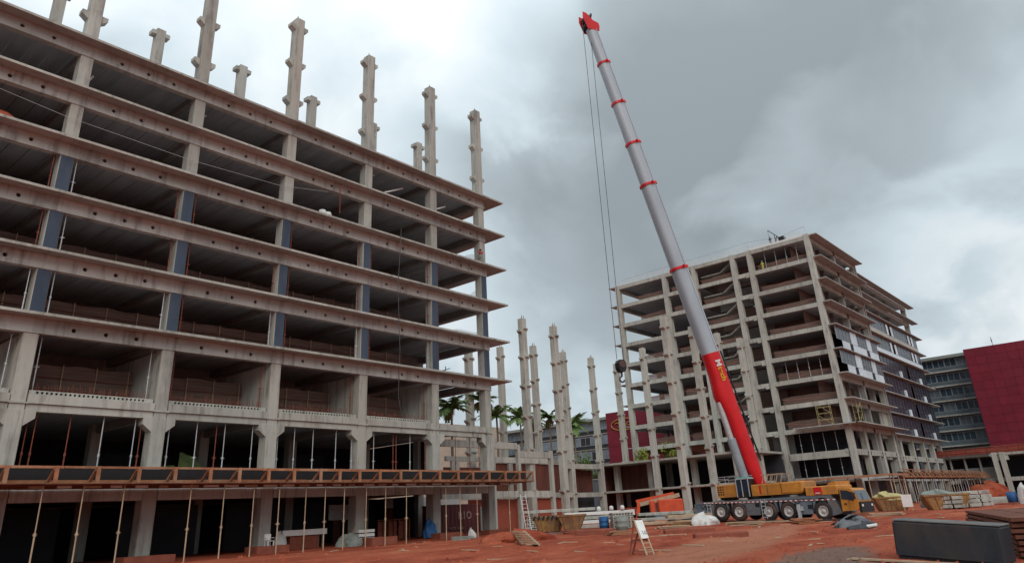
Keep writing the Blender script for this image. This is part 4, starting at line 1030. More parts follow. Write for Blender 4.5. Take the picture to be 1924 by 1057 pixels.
x, y = az_pos(38.45,165); bush(x,y,6.5,4.2,7.0,'round green bush between the middle columns above the low frame',LEAF,31)
x, y = az_pos(35.75,165); bush(x,y,7.0,3.8,6.4,'green bush right of the middle columns',LEAF,32)
x, y = az_pos(31.0,150); bush(x,y,8.5,1.8,4.0,'small yellow-green shrub in the lower left bay of the tower, left',LEAFY,33,400)
x, y = az_pos(29.0,150); bush(x,y,8.5,2.4,5.0,'larger yellow-green shrub in the lower left bay of the tower, right',LEAFY,34,600)

# ================================================================== mobile crane
U = Vector((-0.0948,-0.9955,0)).normalized(); N = Vector((0.9955,-0.0948,0)).normalized()
CRO = Vector((59.3,29.0,0))
S_OLD = [-6,-4,0.03,2.46,4.3,6.13,8.41,10.2,11.99,13.8,16.7,18]; S_NEW = [-3.9,-2.64,-0.06,1.56,2.82,4.10,5.75,7.08,8.44,9.85,12.19,13.2]
fs_ = lambda q: float(np.interp(q, S_OLD, S_NEW))
CR = thing('mobile_crane', 'five-axle mobile crane with yellow body and tall white and red telescopic boom', 'crane', CRO, math.atan2(U.y,U.x))
# local axes: x forward (towards the driving cab), -y away from the viewer ... y>0 is the near side
def CL(s, v, z): return (s, v, z)            # v measured towards the far side
# +Y local = U rotated +90deg = (0.884,-0.467) = far side
zt = lambda s: 0.27-0.030*fs_(s)                   # the ground falls slightly towards the front
Rw = 0.66
tyre = MB().lathe([(0.36,-0.17),(Rw*0.86,-0.20),(Rw*0.98,-0.14),(Rw,-0.04),(Rw,0.04),(Rw*0.98,0.14),(Rw*0.86,0.20),(0.36,0.17)], (0,0,0), 'y', 24, caps=False)
for k in range(24):
    a = 2*math.pi*k/24; tyre.bar((Rw*math.cos(a),-0.15,Rw*math.sin(a)),((Rw+0.012)*math.cos(a+.1),0.15,(Rw+0.012)*math.sin(a+.1)),0.05,0.03)
tyre_me = tyre.mesh('tyre', TYRE)
rim_me = MB().lathe([(0.02,-0.16),(0.10,-0.17),(0.13,-0.10),(0.22,-0.06),(0.29,-0.10),(0.34,-0.19),(0.37,-0.185),(0.37,0.1),(0.02,0.1)], (0,0,0), 'y', 20).mesh('rim', RIM)
wx = [0.03,2.46,6.13,8.41,11.99]
for s in wx:
    for v, ry in ((0.16,0.0),(2.55,math.pi)):
        w_ = bpy.data.objects.new('wheel', None); COL.objects.link(w_); w_.parent = CR; w_.location = (fs_(s),v,zt(s)+Rw-0.03); w_.rotation_euler = (0,0,ry)
        inst('tyre', tyre_me, w_); inst('rim', rim_me, w_)
m = MB()                                                     # chassis with wheel arches
m.box(-3.2,12.9,0.55,2.2,0.75,1.25).box(-3.4,13.0,0.06,2.7,1.56,1.74)
m.box(-4.0,-3.3,0.2,2.5,0.95,1.6)
m.build('chassis', CGREY, CR)
def arch(cx, r, z0, z1, y0, y1):
    b_ = MB(); n = 8; pr = []
    for k in range(n+1):
        a = math.pi*k/n; pr.append((cx-r*math.cos(a), z0+r*math.sin(a)))
    top = [(cx-r-0.0001, z1)]+[(p[0], z1) for p in pr[1:-1]]+[(cx+r, z1)]
    for k in range(n):
        b_.prism([pr[k],pr[k+1],top[k+1],top[k]][::-1],'y',y0,y1)
    return b_
for s in wx:
    arch(s, Rw+0.3, zt(s)+0.60, 1.415+0.14, 0.08, 0.5).build('wheel_arch', CGREY, CR)
for (a, b_, z0) in ((-3.5,-0.75,0.68),(3.25,5.4,0.55),(9.2,10.9,0.5)):
    MB().cbox(a,b_,0.08,2.6,z0,1.555,0.06).build('side_locker', CGREY, CR)
MB().prism([(12.75,0.35),(13.7,0.5),(12.95,1.7),(12.45,1.7)],'y',0.05,2.7).build('front_fender', CGREY, CR)
# hazard stripe of red and white segments along the deck edge
ws = MB().box(0,0.27,0.035,0.055,0,0.07).mesh('stripe_white', WHITE); rs = MB().box(0,0.27,0.035,0.055,0,0.07).mesh('stripe_red', mat('stripe_red_paint',(0.45,0.06,0.06),(0.38,0.05,0.05),3,0.5))
st = bpy.data.objects.new('hazard_stripe', None); COL.objects.link(st); st.parent = CR
for k in range(58): inst('stripe_segment', ws if k%2 else rs, st, (-2.6+0.275*k,0,1.60-0.004*k))
for s in (5.66,-1.6):                                        # ladders on the side
    m = MB().box(s-.28,s-.23,-.06,-.01,0.25,1.7).box(s+.23,s+.28,-.06,-.01,0.25,1.7)
    for k in range(5): m.box(s-.23,s+.23,-.055,-.02,0.35+0.27*k,0.40+0.27*k)
    m.build('ladder', GALV, CR)
for s in (-3.3, 9.75):                                       # outriggers
    m = MB().box(s-.22,s+.22,-0.35,2.9,0.75,1.05).box(s-.12,s+.12,-0.42,-0.2,0.15,1.2).lathe([(0.05,0),(0.3,0),(0.3,0.06),(0.05,0.1)],(s,-0.31,0.08),'z',12); m.build('outrigger', CGREY if s<0 else GALV, CR)
# front engine cover, decal and driving cab
MB().cbox(10.5,13.7,0.02,2.75,1.75,2.35,0.08).prism([(12.6,2.3),(13.6,2.3),(13.6,2.6),(13.1,2.55)],'y',0.1,2.6).build('engine_cover', CYEL, CR)
box(11.4,12.2,-0.012,0.015,1.80,2.28).build('red_decal', CRED, CR); box(11.55,12.05,-0.02,-0.013,1.85,1.91).build('decal_bar', WHITE, CR)
cabp = [(13.8,0.62),(15.0,0.66),(15.3,0.72),(15.36,1.25),(15.05,1.92),(14.8,2.06),(13.85,2.12)]
MB().prism(cabp,'y',0.05,2.35).build('driving_cab', CYEL, CR)
MB().prism([(13.92,1.40),(14.5,1.35),(14.5,1.93),(13.95,1.98)],'y',0.022,0.052).build('side_window', GLASS, CR)
MB().prism([(14.54,1.33),(14.98,1.25),(14.95,1.80),(14.54,1.92)],'y',0.022,0.052).build('side_window', GLASS, CR)
WSG = mat('windscreen_glass',(0.05,0.065,0.085),(0.03,0.04,0.055),1,0.06,spec=0.9)
MB().loft([[(15.375,0.15,1.28),(15.375,2.25,1.28),(15.085,2.2,1.92),(15.085,0.2,1.92)],[(15.345,0.15,1.28),(15.345,2.25,1.28),(15.055,2.2,1.92),(15.055,0.2,1.92)]]).build('windscreen', WSG, CR)
MB().bar((15.39,0.9,1.30),(15.24,1.1,1.75),0.03).build('wiper', CBLK, CR)
box(15.30,15.50,0.1,2.3,0.50,1.18).build('bumper', CBLK, CR); box(15.49,15.53,0.25,0.5,0.88,1.02).build('headlight', WHITE, CR); box(15.49,15.53,1.9,2.15,0.88,1.02).build('headlight', WHITE, CR)
box(14.1,14.3,-0.0,0.04,1.05,1.13).build('door_handle', CBLK, CR); box(14.515,14.53,0.035,0.052,0.75,2.0).build('door_seam', CBLK, CR)
MB().bar((14.95,0.0,1.8),(15.3,-0.3,1.75),0.04).box(15.22,15.34,-0.42,-0.25,1.35,1.75).build('mirror', CBLK, CR)
MB().box(14.3,14.42,-0.02,0.2,0.35,0.62).box(13.85,14.4,-0.05,0.06,0.42,0.48).build('step', CBLK, CR)
for q,(xa,za) in enumerate(((-2.2,1.1),(3.6,0.9),(4.6,1.15),(9.4,1.0),(10.5,0.85))): box(xa,xa+0.5,0.055,0.078,za,za+0.28).build('locker_hatch', CGREY if q%2 else CBLK, CR)
for xa in (-2.9,5.2,9.1): MB().path([(xa,0.03,1.5),(xa+0.35,-0.02,1.2),(xa+0.8,0.0,1.45)],0.03,5).build('hydraulic_hose', CBLK, CR)
# superstructure
MB().lathe([(0.05,0),(1.15,0),(1.15,0.2),(0.05,0.2)],(4.4,1.35,1.74),'z',24).build('turntable', CBLK, CR)
m = MB().cbox(-0.4,2.5,0.25,2.45,2.0,3.02,0.07)
lp = m.build('front_counterweight', CYEL, CR)
for k in range(3):
    for j in range(4): box(-0.2+0.32*k,-0.02+0.32*k,0.232,0.249,2.2+0.19*j,2.3+0.19*j).build('vent', CBLK, lp)
MB().cbox(-0.3,9.9,0.5,2.2,1.9,2.05,0.03).build('slewing_deck', CBLK, CR)
MB().cbox(4.3,10.1,0.15,1.05,1.96,2.82,0.07).build('machinery_house', CYEL, CR)
MB().cbox(4.3,10.1,1.75,2.6,1.96,2.82,0.07).build('machinery_house', CYEL, CR)
for s in (6.3,7.9): box(s,s+0.03,0.13,0.149,2.0,2.78).build('panel_seam', CBLK, CR)
box(5.35,5.55,0.13,0.149,2.1,2.7).build('side_mark', CRED, CR)
MB().cbox(8.0,10.2,0.1,2.65,2.06,2.78,0.06).build('rear_counterweight', CYEL, CR)
box(10.2,10.5,0.4,2.4,2.0,2.3).build('rear_bracket', CBLK, CR)
# operator cab: dark glass box with a pale frame
oc = MB().cbox(2.62,4.2,0.0,1.0,1.95,3.3,0.06).build('operator_cab', CBLK, CR)
m = MB()
for s in (2.62,3.35,4.2): m.box(s-.05,s+.05,-0.03,0.0,1.95,3.32)
m.box(2.6,4.25,-0.03,1.02,3.30,3.38); m.build('cab_frame', GALV, oc)
box(2.72,3.28,-0.012,0.0,2.3,3.25).build('cab_window', GLASS, oc); box(3.42,4.12,-0.012,0.0,2.3,3.25).build('cab_window', GLASS, oc)
box(2.7,4.1,0.02,0.98,3.39,3.46).build('roof_hatch', mat('teal_cover',(0.12,0.42,0.36),(0.09,0.33,0.28),3,0.6), oc)
m = MB()
for s in (-0.3,0.9,2.3): m.bar((s,0.35,3.02),(s,0.35,3.66),0.04).bar((s,2.2,3.02),(s,2.2,3.66),0.04)
for z in (3.36,3.64): m.bar((-0.3,0.35,z),(2.3,0.35,z),0.04).bar((-0.3,2.2,z),(2.3,2.2,z),0.04)
m.bar((2.3,0.35,3.6),(4.6,0.3,3.55),0.035).bar((-0.3,0.35,3.5),(-0.3,2.2,3.5),0.04); m.build('walkway_railing', GALV, CR)
m = MB()
for k in range(5): m.bar((5.6+0.55*k,0.4,2.82),(5.95+0.55*k,0.4,3.5),0.06).bar((5.6+0.55*k,1.6,2.82),(5.95+0.55*k,1.6,3.5),0.06)
m.bar((5.6,0.4,3.5),(8.3,0.4,3.45),0.06).bar((5.6,1.6,3.5),(8.3,1.6,3.45),0.06); m.build('winch_frame', WOODP, CR)
MB().lathe([(0.3,-0.5),(0.42,-0.5),(0.42,-0.44),(0.3,-0.42),(0.3,0.42),(0.42,0.44),(0.42,0.5),(0.3,0.5)],(7.4,1.2,3.1),'y',16).build('winch_drum', CABLE, CR)
# the body was drawn along the carrier with measured stations: set them to their true spacing
S_RAT = [0.915,0.927,0.951,0.966,0.978,0.989,1.005,1.017,1.03,1.043,1.065,1.075]
done = set()
for o in CR.children_recursive:
    if o.type != 'MESH' or o.data.name in done or o.name.startswith(('tyre','rim')): continue
    if o.name.startswith('stripe_segment'): continue
    done.add(o.data.name)
    for v in o.data.vertices:
        q = v.co.x; v.co.x = fs_(q); v.co.z = 1.5+(v.co.z-1.5)*float(np.interp(q, S_OLD, S_RAT))
for o in st.children: o.location = (fs_(o.location.x), o.location.y, o.location.z)
for me_ in (ws, rs):
    me_.transform(Matrix.Diagonal((0.70,1,1,1)))
# boom, in world space then brought into the crane's frame
MI = (Matrix.Translation(CRO) @ Matrix.Rotation(math.atan2(U.y,U.x),4,'Z')).inverted()
F0 = Vector((60.5,26.2,3.15)); TP = Vector((51.2,31.35,45.6))
bd = (TP-F0).normalized(); bl = (TP-F0).length
view = (F0.lerp(TP,.5)-Vector((0,0,1.5))).normalized()
bs_ = bd.cross(Vector((bd.x,bd.y,0)).normalized()).normalized()            # boom's sideways axis
bu = bs_.cross(bd).normalized()                                            # top side of the boom
if bu.z < 0: bu = -bu
def bring(k, w, h, off=0.0):
    """rounded box section: flat top, U-shaped belly"""
    c = F0+bd*bl*k+bu*off; pr = []
    for i in range(16):
        a = 2*math.pi*i/16; ca, sa = math.cos(a), math.sin(a)
        pr.append(MI @ (c + bs_*(w/2)*math.copysign(abs(ca)**0.6, ca) + bu*(h/2)*math.copysign(abs(sa)**(0.45 if sa>0 else 0.75), sa)))
    return pr
secs = [(0.0,0.241,1.36,1.36,CRED),(0.241,0.417,1.30,1.36,CWHITE),(0.417,0.603,1.24,1.32,CWHITE),(0.603,0.700,1.15,1.24,CWHITE),(0.700,0.798,1.08,1.16,CWHITE),(0.798,0.899,1.01,1.08,CWHITE),(0.899,0.988,0.94,1.02,CWHITE)]
# base section with its belly knee where the luffing ram takes hold
MB().loft([bring(-0.012,1.1,0.8,0.1),bring(0.03,1.25,1.25),bring(0.12,1.25,1.30,0),bring(0.135,1.25,1.45,-0.08),bring(0.16,1.3,1.66,-0.14),bring(0.185,1.3,1.5,-0.06),bring(0.20,1.3,1.42,0.0),bring(0.241,1.3,1.4,0.0)],smooth=True).build('boom_base', CRED, CR)
for k0,k1,w,h,mt in secs[1:]:
    MB().loft([bring(k0-0.004,w,h),bring(k1,w,h)],smooth=True).build('boom_section', mt, CR)
    col_ = MB().loft([bring(k1-0.003,w*1.04,h*1.04),bring(k1-0.003,w*1.12,h*1.14),bring(k1+0.002,w*1.12,h*1.12),bring(k1+0.002,w*1.04,h*1.04)]).build('boom_collar', CRED, CR) if k1 < 0.95 else None
    for sg in (-1,1): MB().bar(MI@(F0+bd*bl*(k0+0.003)+bs_*sg*w*0.5+bu*h*0.28), MI@(F0+bd*bl*(k1-0.004)+bs_*sg*w*0.5+bu*h*0.28), 0.05, 0.05).build('edge_plate', mt, CR)
    if k1 < 0.95:
        c = F0+bd*bl*k1
        MB().bar(MI@(c+bs_*w*.6), MI@(c+bs_*w*.6+bu*0.1), 0.3, 0.25).bar(MI@(c-bs_*w*.6), MI@(c-bs_*w*.6+bu*0.1),0.3,0.25).build('collar_lug', CRED, CR)
# pipe along the top edge of the red base
MB().path([MI@(F0+bd*bl*k+bu*0.78+bs_*0.5) for k in (0.03,0.10,0.17,0.24)],0.07,6).build('hydraulic_hose', CBLK, CR)
for k in (0.07,0.115,0.15,0.19):
    c = F0+bd*bl*k+bu*0.8; MB().bar(MI@(c-bs_*0.3),MI@(c+bs_*0.3),0.22,0.22).build('hose_bracket', CBLK, CR)
# boom head with sheaves
hc = TP-bd*0.45
hd = MB()
for sg in (-1,1): hd.prism if False else None
plate = [(-0.62,-0.2),(0.55,-0.55),(0.75,0.0),(0.75,0.35),(0.2,0.75),(-0.2,1.55),(-0.55,1.75),(-0.75,1.1)]
for sg in (-0.48,0.42):
    for p_, q_ in ((sg, sg+0.06),):
        ring0 = [MI@(hc - bu*(-u_)*-1*-1 + bd*v_ + bs_*p_) if False else MI@(hc + bu*u_ + bd*v_ + bs_*p_) for u_,v_ in plate]
        ring1 = [MI@(hc + bu*u_ + bd*v_ + bs_*q_) for u_,v_ in plate]
        hd.loft([ring0,ring1])
hd.build('boom_head', CRED, CR)
HV = Vector((bd.x,bd.y,0)).normalized()
for (o_, r_) in ((hc-bu*0.15+bd*1.05,0.42),(hc+bu*0.35+bd*0.35,0.36),(hc-bu*0.35+bd*0.3,0.36)):
    MB().tube(MI@(o_-bs_*0.36),MI@(o_+bs_*0.36),r_,n=16).build('sheave', CBLK, CR)
MB().bar(MI@(hc+bu*0.3+bd*0.7),MI@(hc+bu*0.55+bd*1.5),0.05).box(0,0.001,0,0.001,0,0.001).tube(MI@(hc+bu*0.5+bd*1.5),MI@(hc+bu*0.62+bd*1.75),0.12,n=8).build('anemometer', CABLE, CR)
# luffing ram
ra = F0+HV*0.95+Vector((0,0,-0.35)); rb_ = F0+bd*bl*0.150-bu*0.85
mid = ra.lerp(rb_,0.55)
for sg in (0,):
    MB().tube(MI@ra,MI@mid,0.36,n=14).build('ram_barrel', mat('ram_grey',(0.30,0.35,0.38),(0.22,0.26,0.29),1.5,0.45), CR)
    MB().tube(MI@mid,MI@rb_,0.24,n=12).build('ram_rod', GALV, CR)
# boom lettering, on the near flank, read downwards
near = bs_ if bs_.dot(Vector((0,0,1.5))-F0) > 0 else -bs_
def boom_text(txt, k, size, m_):
    tm = text_mesh(txt, size, m_, 0.01, 1.0, 0.02)
    c = F0+bd*bl*k+near*0.69+bu*0.0
    xa = -bd; za = near; ya = za.cross(xa)
    R_ = Matrix((xa,ya,za)).transposed().to_4x4(); R_.translation = c
    o = inst('boom_lettering', tm, CR); o.matrix_local = MI @ R_
boom_text('M', 0.2195, 0.74, WHITE); boom_text('tech', 0.1985, 0.68, mat('letter_yellow',(0.72,0.42,0.03),(0.6,0.34,0.03),3,0.5))
# hoist ropes and hook block
hp = TP+HV*0.25
hk = Vector((hp.x+HV.x*0.35, hp.y+HV.y*0.35, 12.4))
for (ta, tz, ha) in ((0.75,0.35,0.30),(0.0,-0.55,-0.30)):
    MB().tube(MI@(TP+HV*ta+Vector((0,0,tz))),MI@(hk+HV*ha+Vector((0,0,0.3))),0.026,n=5).build('hoist_rope', CABLE, CR)
def LM(p): return MI@(hk+HV*p[0]+bs_*p[1]+Vector((0,0,p[2])))
m = MB(); pl_ = [(-0.2,-0.5),(0.2,-0.5),(0.36,-0.2),(0.36,0.2),(0.2,0.45),(-0.2,0.45),(-0.36,0.2),(-0.36,-0.2)]
m.loft([[LM((u_,-0.3,v_-0.2)) for u_,v_ in pl_],[LM((u_,0.3,v_-0.2)) for u_,v_ in pl_]]); m.build('hook_block', CBLK, CR)
for a in (-0.34,0.32): MB().tube(LM((0,a,-0.1)),LM((0,a+0.03,-0.1)),0.3,n=14).build('block_plate', mat('block_paint',(0.10,0.055,0.055),(0.06,0.035,0.035),3,.6), CR)
hkm = MB().tube(LM((0,0,-0.7)),LM((0,0,-1.05)),0.09,n=8)
hkp = [LM((0.22*math.sin(t_),0,-1.28+0.22*math.cos(t_))) for t_ in np.linspace(0,4.4,10)]
hkm.path(hkp,0.075,6); hkm.build('hook', CABLE, CR)

# ================================================================== site objects
def gpos(x, y): return gh(x, y)
# outrigger mats and boards below the crane
for k,(s,v,l) in enumerate(((3.6,-1.2,2.6),(6.2,-1.6,3.4),(9.3,-1.4,2.2))):
    c = CRO+U*s+N*v; m = MB()
    for j in range(3): m.box(-l/2,l/2,-0.4+0.28*j,-0.14+0.28*j,0,0.09)
    o = m.build('outrigger_mat', WOODP if k%2 else TARPD, None, (c.x,c.y,gh(c.x,c.y)+0.05)); o.rotation_euler = (0,0,math.atan2(U.y,U.x)+0.05*k)
    tag(o, ['dark boards laid below the middle of the crane','pale timber mat on the ground by the crane ladder','dark boards before the crane\'s fourth wheel'][k], 'boards')
heap('covered_heap', 'white sheet thrown over a heap beside the crane\'s rear wheels', 'sheet', (56.4,28.9,0.12), 1.25,0.7,0.6, TARPW, 41, 22, 7, 0.4)
heap('tarpaulin', 'grey tarpaulin heap on the ground in front of the crane cab', 'tarp', (43.3,13.75,0), 1.2,0.85,0.48, TARPG, 44, 26, 8, 0.35)
heap('tarpaulin', 'dark bundle at the foot of the grey tarpaulin heap', 'tarp', (42.5,13.15,0), 1.35,0.55,0.26, TARPD, 45, 26, 6, 0.4)
MB_ = MB().tube((41.9,12.75,0.09),(42.1,12.3,0.14),0.08,n=8); tag(MB_.build('rolled_sheet', WHITE), 'short white roll at the right end of the tarpaulin heap', 'roll')
MB_ = MB().bar((44.6,15.3,0.15),(42.9,13.5,0.62),0.3,0.05); tag(MB_.build('plank', TARPD), 'dark board leaning on top of the grey tarpaulin heap', 'board')
# skips
def skip(x, y, rz, L, label, stripes, load=None):
    root = thing('skip', label, 'skip', (x,y,gh(x,y)), rz, 'yellow rubbish skips')
    a, b_ = L/2, L/2-0.55
    prof = [(-a,1.25),(-b_,0.05),(b_,0.05),(a,1.25)]
    w = 0.85
    m = MB()
    m.loft([[(-b_,-w*.8,0.05),(b_,-w*.8,0.05),(b_,w*.8,0.05),(-b_,w*.8,0.05)],[(-a,-w,1.25),(a,-w,1.25),(a,w,1.25),(-a,w,1.25)]])
    m.build('body', SKIPY, root)
    m = MB().box(-a-.05,a+.05,-w-.06,-w+.02,1.2,1.34).box(-a-.05,a+.05,w-.02,w+.06,1.2,1.34).box(-a-.06,-a+.03,-w,w,1.2,1.34).box(a-.03,a+.06,-w,w,1.2,1.34); m.build('rim', SKIPY, root)
    for k in range(6):
        x0 = -b_+2*b_*k/5; MB().bar((x0*0.98,-w*.82,0.1),(x0*1.25,-w-.02,1.2),0.09,0.06).build('rib', SKIPY, root)
    if stripes:
        for k in range(7):
            x0 = -a+0.1+(2*a-0.3)*k/6.5; MB().prism([(x0,1.02),(x0+.18,1.02),(x0+.32,1.33),(x0+.14,1.33)],'y',-w-.085,-w-.063).build('hazard_stripe', CBLK, root)
    if load:
        h = heap('load','x','x',(0,0,1.15),a*.85,w*.85,0.5,load,int(x*10),16,5,.4)
        del h['label']; del h['category']; h.parent = root
ang = math.radians(-58)
skip(55.2,43.6,ang,2.9,'yellow-brown skip with black hazard stripes, left one of the pair', True)
skip(55.0,40.9,ang,2.3,'yellow-brown skip without stripes, right one of the pair', False)
skip(83.5,22.6,ang,3.4,'ribbed skip heaped with pale yellow waste, beside the crane cab', False, YSCAF)
skip(82.5,17.6,ang,4.0,'large orange-yellow ribbed skip with grey waste, before the right tower', False, GREYD)
# hollow-core slab stacks
def hollow_slab(x, y, z, rz, w, L, nh, label, group):
    m = MB(); m.holed(-w/2, w/2, 0, 0.25, 0, [(-w/2+w*(k+.5)/nh, 0.125, 0.075) for k in range(nh)], 0.5)
    m.add([(-w/2,0,0.25),(w/2,0,0.25),(w/2,L,0.25),(-w/2,L,0.25)],[(0,1,2,3)]).add([(-w/2,0,0),(w/2,0,0),(w/2,L,0),(-w/2,L,0)],[(3,2,1,0)])
    m.add([(-w/2,0,0),(-w/2,L,0),(-w/2,L,0.25),(-w/2,0,0.25)],[(3,2,1,0)]).add([(w/2,0,0),(w/2,L,0),(w/2,L,0.25),(w/2,0,0.25)],[(0,1,2,3)])
    m.add([(-w/2,L,0),(w/2,L,0),(w/2,L,.25),(-w/2,L,.25)],[(3,2,1,0)])
    o = m.build('hollow_core_slab', CONC2, None, (x,y,z)); o.rotation_euler = (0,0,rz); tag(o, label, 'concrete slab', group)
va = math.radians(-52)
pos4 = ['lowest','second from the bottom','second from the top','topmost']
for k in range(4):
    hollow_slab(57.2,46.6,gh(57,46)+0.1+0.34*k,va,1.9,4,7,'hollow-core concrete slab, '+pos4[k]+' of the stack left of the skips','hollow-core slabs left of the skips')
for k in range(4):
    hollow_slab(55.5,36.0,gh(55,36)+0.05+0.31*k,va,1.7,4,7,'hollow-core concrete slab, '+pos4[k]+' of the stack by the blue drum','hollow-core slabs by the blue drum')
# stacks of white precast beams
def pbeam(c, L, rz, z, w, h, label, group, m=CONC2):
    o = MB().cbox(-L/2,L/2,-w/2,w/2,0,h,0.03).build('precast_beam', m, None, (c[0],c[1],z)); o.rotation_euler = (0,0,rz); tag(o, label, 'concrete beam', group)
lat = math.radians(-54)
for k in range(4):
    pbeam((60.6+0.3*k,43.2-0.4*(k==3)),3.8+1.1*(k>1)+1.2*(k==3),lat,gh(60,43)+0.12+0.36*k,0.9,0.27,'white concrete beam, '+pos4[k]+' of the stack right of the skips','white beams right of the skips', WHITE if k%2 else CONC2)
pbeam((61.5,47.5),7.5,lat,1.62,0.8,0.25,'long white concrete beam lying behind and above the skips','white beams right of the skips', CONC2)
for k,(dx,dy) in enumerate(((0,0),(0.5,-1.1),(1.0,-2.0))):
    o = MB().lathe([(0.02,0),(0.2,0),(0.2,0.3),(0.13,0.38),(0.02,0.40)],(0,0,0),'z',10).build('white_can', WHITE, None, (61.6+dx,42.6+dy,1.5)); tag(o,'white can standing on the white beams, '+['left','middle','right'][k]+' of three','can','white cans on the beams')
pl = [(57.5,33.4,6.0,'cream concrete panel lying low beside the sign trestle'),(60.0,34.0,7.5,'long pale panel above the cream one'),(62.0,34.6,8.5,'long flat grey panel before the orange lift'),(62.5,32.6,6.0,'short pale panel with yellow end before the crane'),(58.5,31.6,4.6,'small cream panel nearest to the crane')]
for k,(x,y,L,lab) in enumerate(pl):
    pbeam((x,y),L*0.8,lat+0.05*(k-2),gh(x,y)+0.10+0.22*(k%3)+0.15*(k>1),1.2,0.22,lab,'loose concrete panels by the orange lift', WOODP if k in (0,4) else CONC2)
    for dd in (-0.3,0.3):
        pass
o = box(-0.9,0.9,-0.5,0.5,0,0.3).build('timber_stack', SKIPY, None, (63.0,32.5,gh(63,32.5)+0.75)); o.rotation_euler=(0,0,lat); tag(o,'yellow-brown timber bundle on the pale panels near the crane','timber')
for x,y,m_,lab,r_,h_ in ((56.0,38.3,BLUEP,'blue drum between the white beams and hollow slabs',0.42,1.0),(50.6,33.0,GREYD,'grey-green drum just left of the sign trestle',0.45,1.05)):
    root = thing('drum', lab, 'drum', (x,y,gh(x,y)))
    MB().lathe([(0.02,0),(r_,0),(r_,h_*.32),(r_*1.04,h_*.34),(r_,h_*.36),(r_,h_*.65),(r_*1.04,h_*.67),(r_,h_*.69),(r_,h_),(r_*.93,h_),(r_*.93,h_-.04),(0.02,h_-.04)],(0,0,0),'z',18).build('body', m_, root)
    MB().lathe([(0.02,0),(0.07,0),(0.07,0.04),(0.02,0.04)],(r_*.5,0,h_-.035),'z',8).build('bung', CBLK, root)
# orange boom lift
BL = thing('boom_lift', 'orange-red self-propelled boom lift parked before the podium', 'boom lift', (79.0,46.2,0), lat)
MB().cbox(-1.6,1.6,-1.0,1.0,0.45,0.95,0.06).build('chassis', CGREY, BL)
for sx in (-1.15,1.15):
    for sy in (-1.0,1.0):
        MB().lathe([(0.05,-0.15),(0.42,-0.17),(0.48,-0.08),(0.48,0.08),(0.42,0.17),(0.05,0.15)],(sx,sy,0.48),'y',18).build('wheel', TYRE, BL)
MB().cbox(-0.2,2.6,-1.0,1.0,0.98,2.35,0.12).build('engine_hood', LIFTR, BL)
MB().cbox(-1.1,-0.5,-0.5,0.5,0.98,2.3,0.08).build('turret', LIFTR, BL)
MB().bar((2.4,0,2.75),(-2.2,0,1.95),0.42,0.42).build('lower_boom', WOODP, BL); MB().bar((1.8,0,2.95),(-2.6,0,2.3),0.3,0.3).build('upper_boom', LIFTR, BL)
MB().bar((-2.3,0,2.4),(-2.5,0,0.8),0.34,0.34).build('jib', LIFTR, BL)
m = MB()
for x in (-4.6,-3.6,-2.7):
    for y in (-0.5,0.5): m.bar((x,y,0.5),(x,y,1.65),0.05)
for z in (0.55,1.1,1.62): m.bar((-4.6,-.5,z),(-2.7,-.5,z),0.05).bar((-4.6,.5,z),(-2.7,.5,z),0.05).bar((-4.6,-.5,z),(-4.6,.5,z),0.05)
m.build('basket_rails', LIFTR, BL); box(-4.6,-2.7,-.5,.5,.46,.52).build('basket_floor', CGREY, BL)
box(-3.5,-2.9,-.56,-.5,0.9,1.5).build('control_box', WHITE, BL)
# aluminium ladder against the low frame
LD = thing('ladder', 'long pale ladder leaning against the low concrete frame', 'ladder', (0,0,0))
a0, a1 = Vector((45.2,37.6,0.15)), Vector((47.0,39.6,3.0))
sd_ = Vector((math.sin(math.radians(40)),-math.cos(math.radians(40)),0))*0.20
MB().bar(a0-sd_,a1-sd_,0.045).build('stile', RIM, LD); MB().bar(a0+sd_,a1+sd_,0.045).build('stile', RIM, LD)
for k in range(10):
    c = a0.lerp(a1,(k+.5)/10); MB().bar(c-sd_,c+sd_,0.035).build('rung', RIM, LD)
# slatted timber ramp
PR = thing('slatted_ramp', 'slatted timber panel sloping down a small earth bank', 'pallet', (0,0,0))
p00, p10, p01, p11 = Vector((39.6,34.0,0.50)), Vector((38.3,31.9,0.50)), Vector((34.6,29.8,0.06)), Vector((33.6,27.9,0.06))
p00 = Vector((36.9,32.0,0.62)); p10 = Vector((36.3,30.6,0.62)); p01 = Vector((32.9,27.9,0.08)); p11 = Vector((32.2,26.2,0.08))
for k in range(8):
    MB().bar(p00.lerp(p01,k/7),p10.lerp(p11,k/7),0.24,0.04).build('slat', WOODP, PR)
MB().bar(p00+Vector((0,0,-.05)),p01+Vector((0,0,-.05)),0.09,0.06).build('bearer', WOODP, PR); MB().bar(p10+Vector((0,0,-.05)),p11+Vector((0,0,-.05)),0.09,0.06).build('bearer', WOODP, PR)
heap('earth_bank','x','x',(37.6,32.5,-0.05),2.6,1.6,0.62,gm,61,24,6,.25)
for o in bpy.data.objects:
    if o.name.startswith('earth_bank'):
        del o['label']; del o['category']; o['kind'] = 'structure'
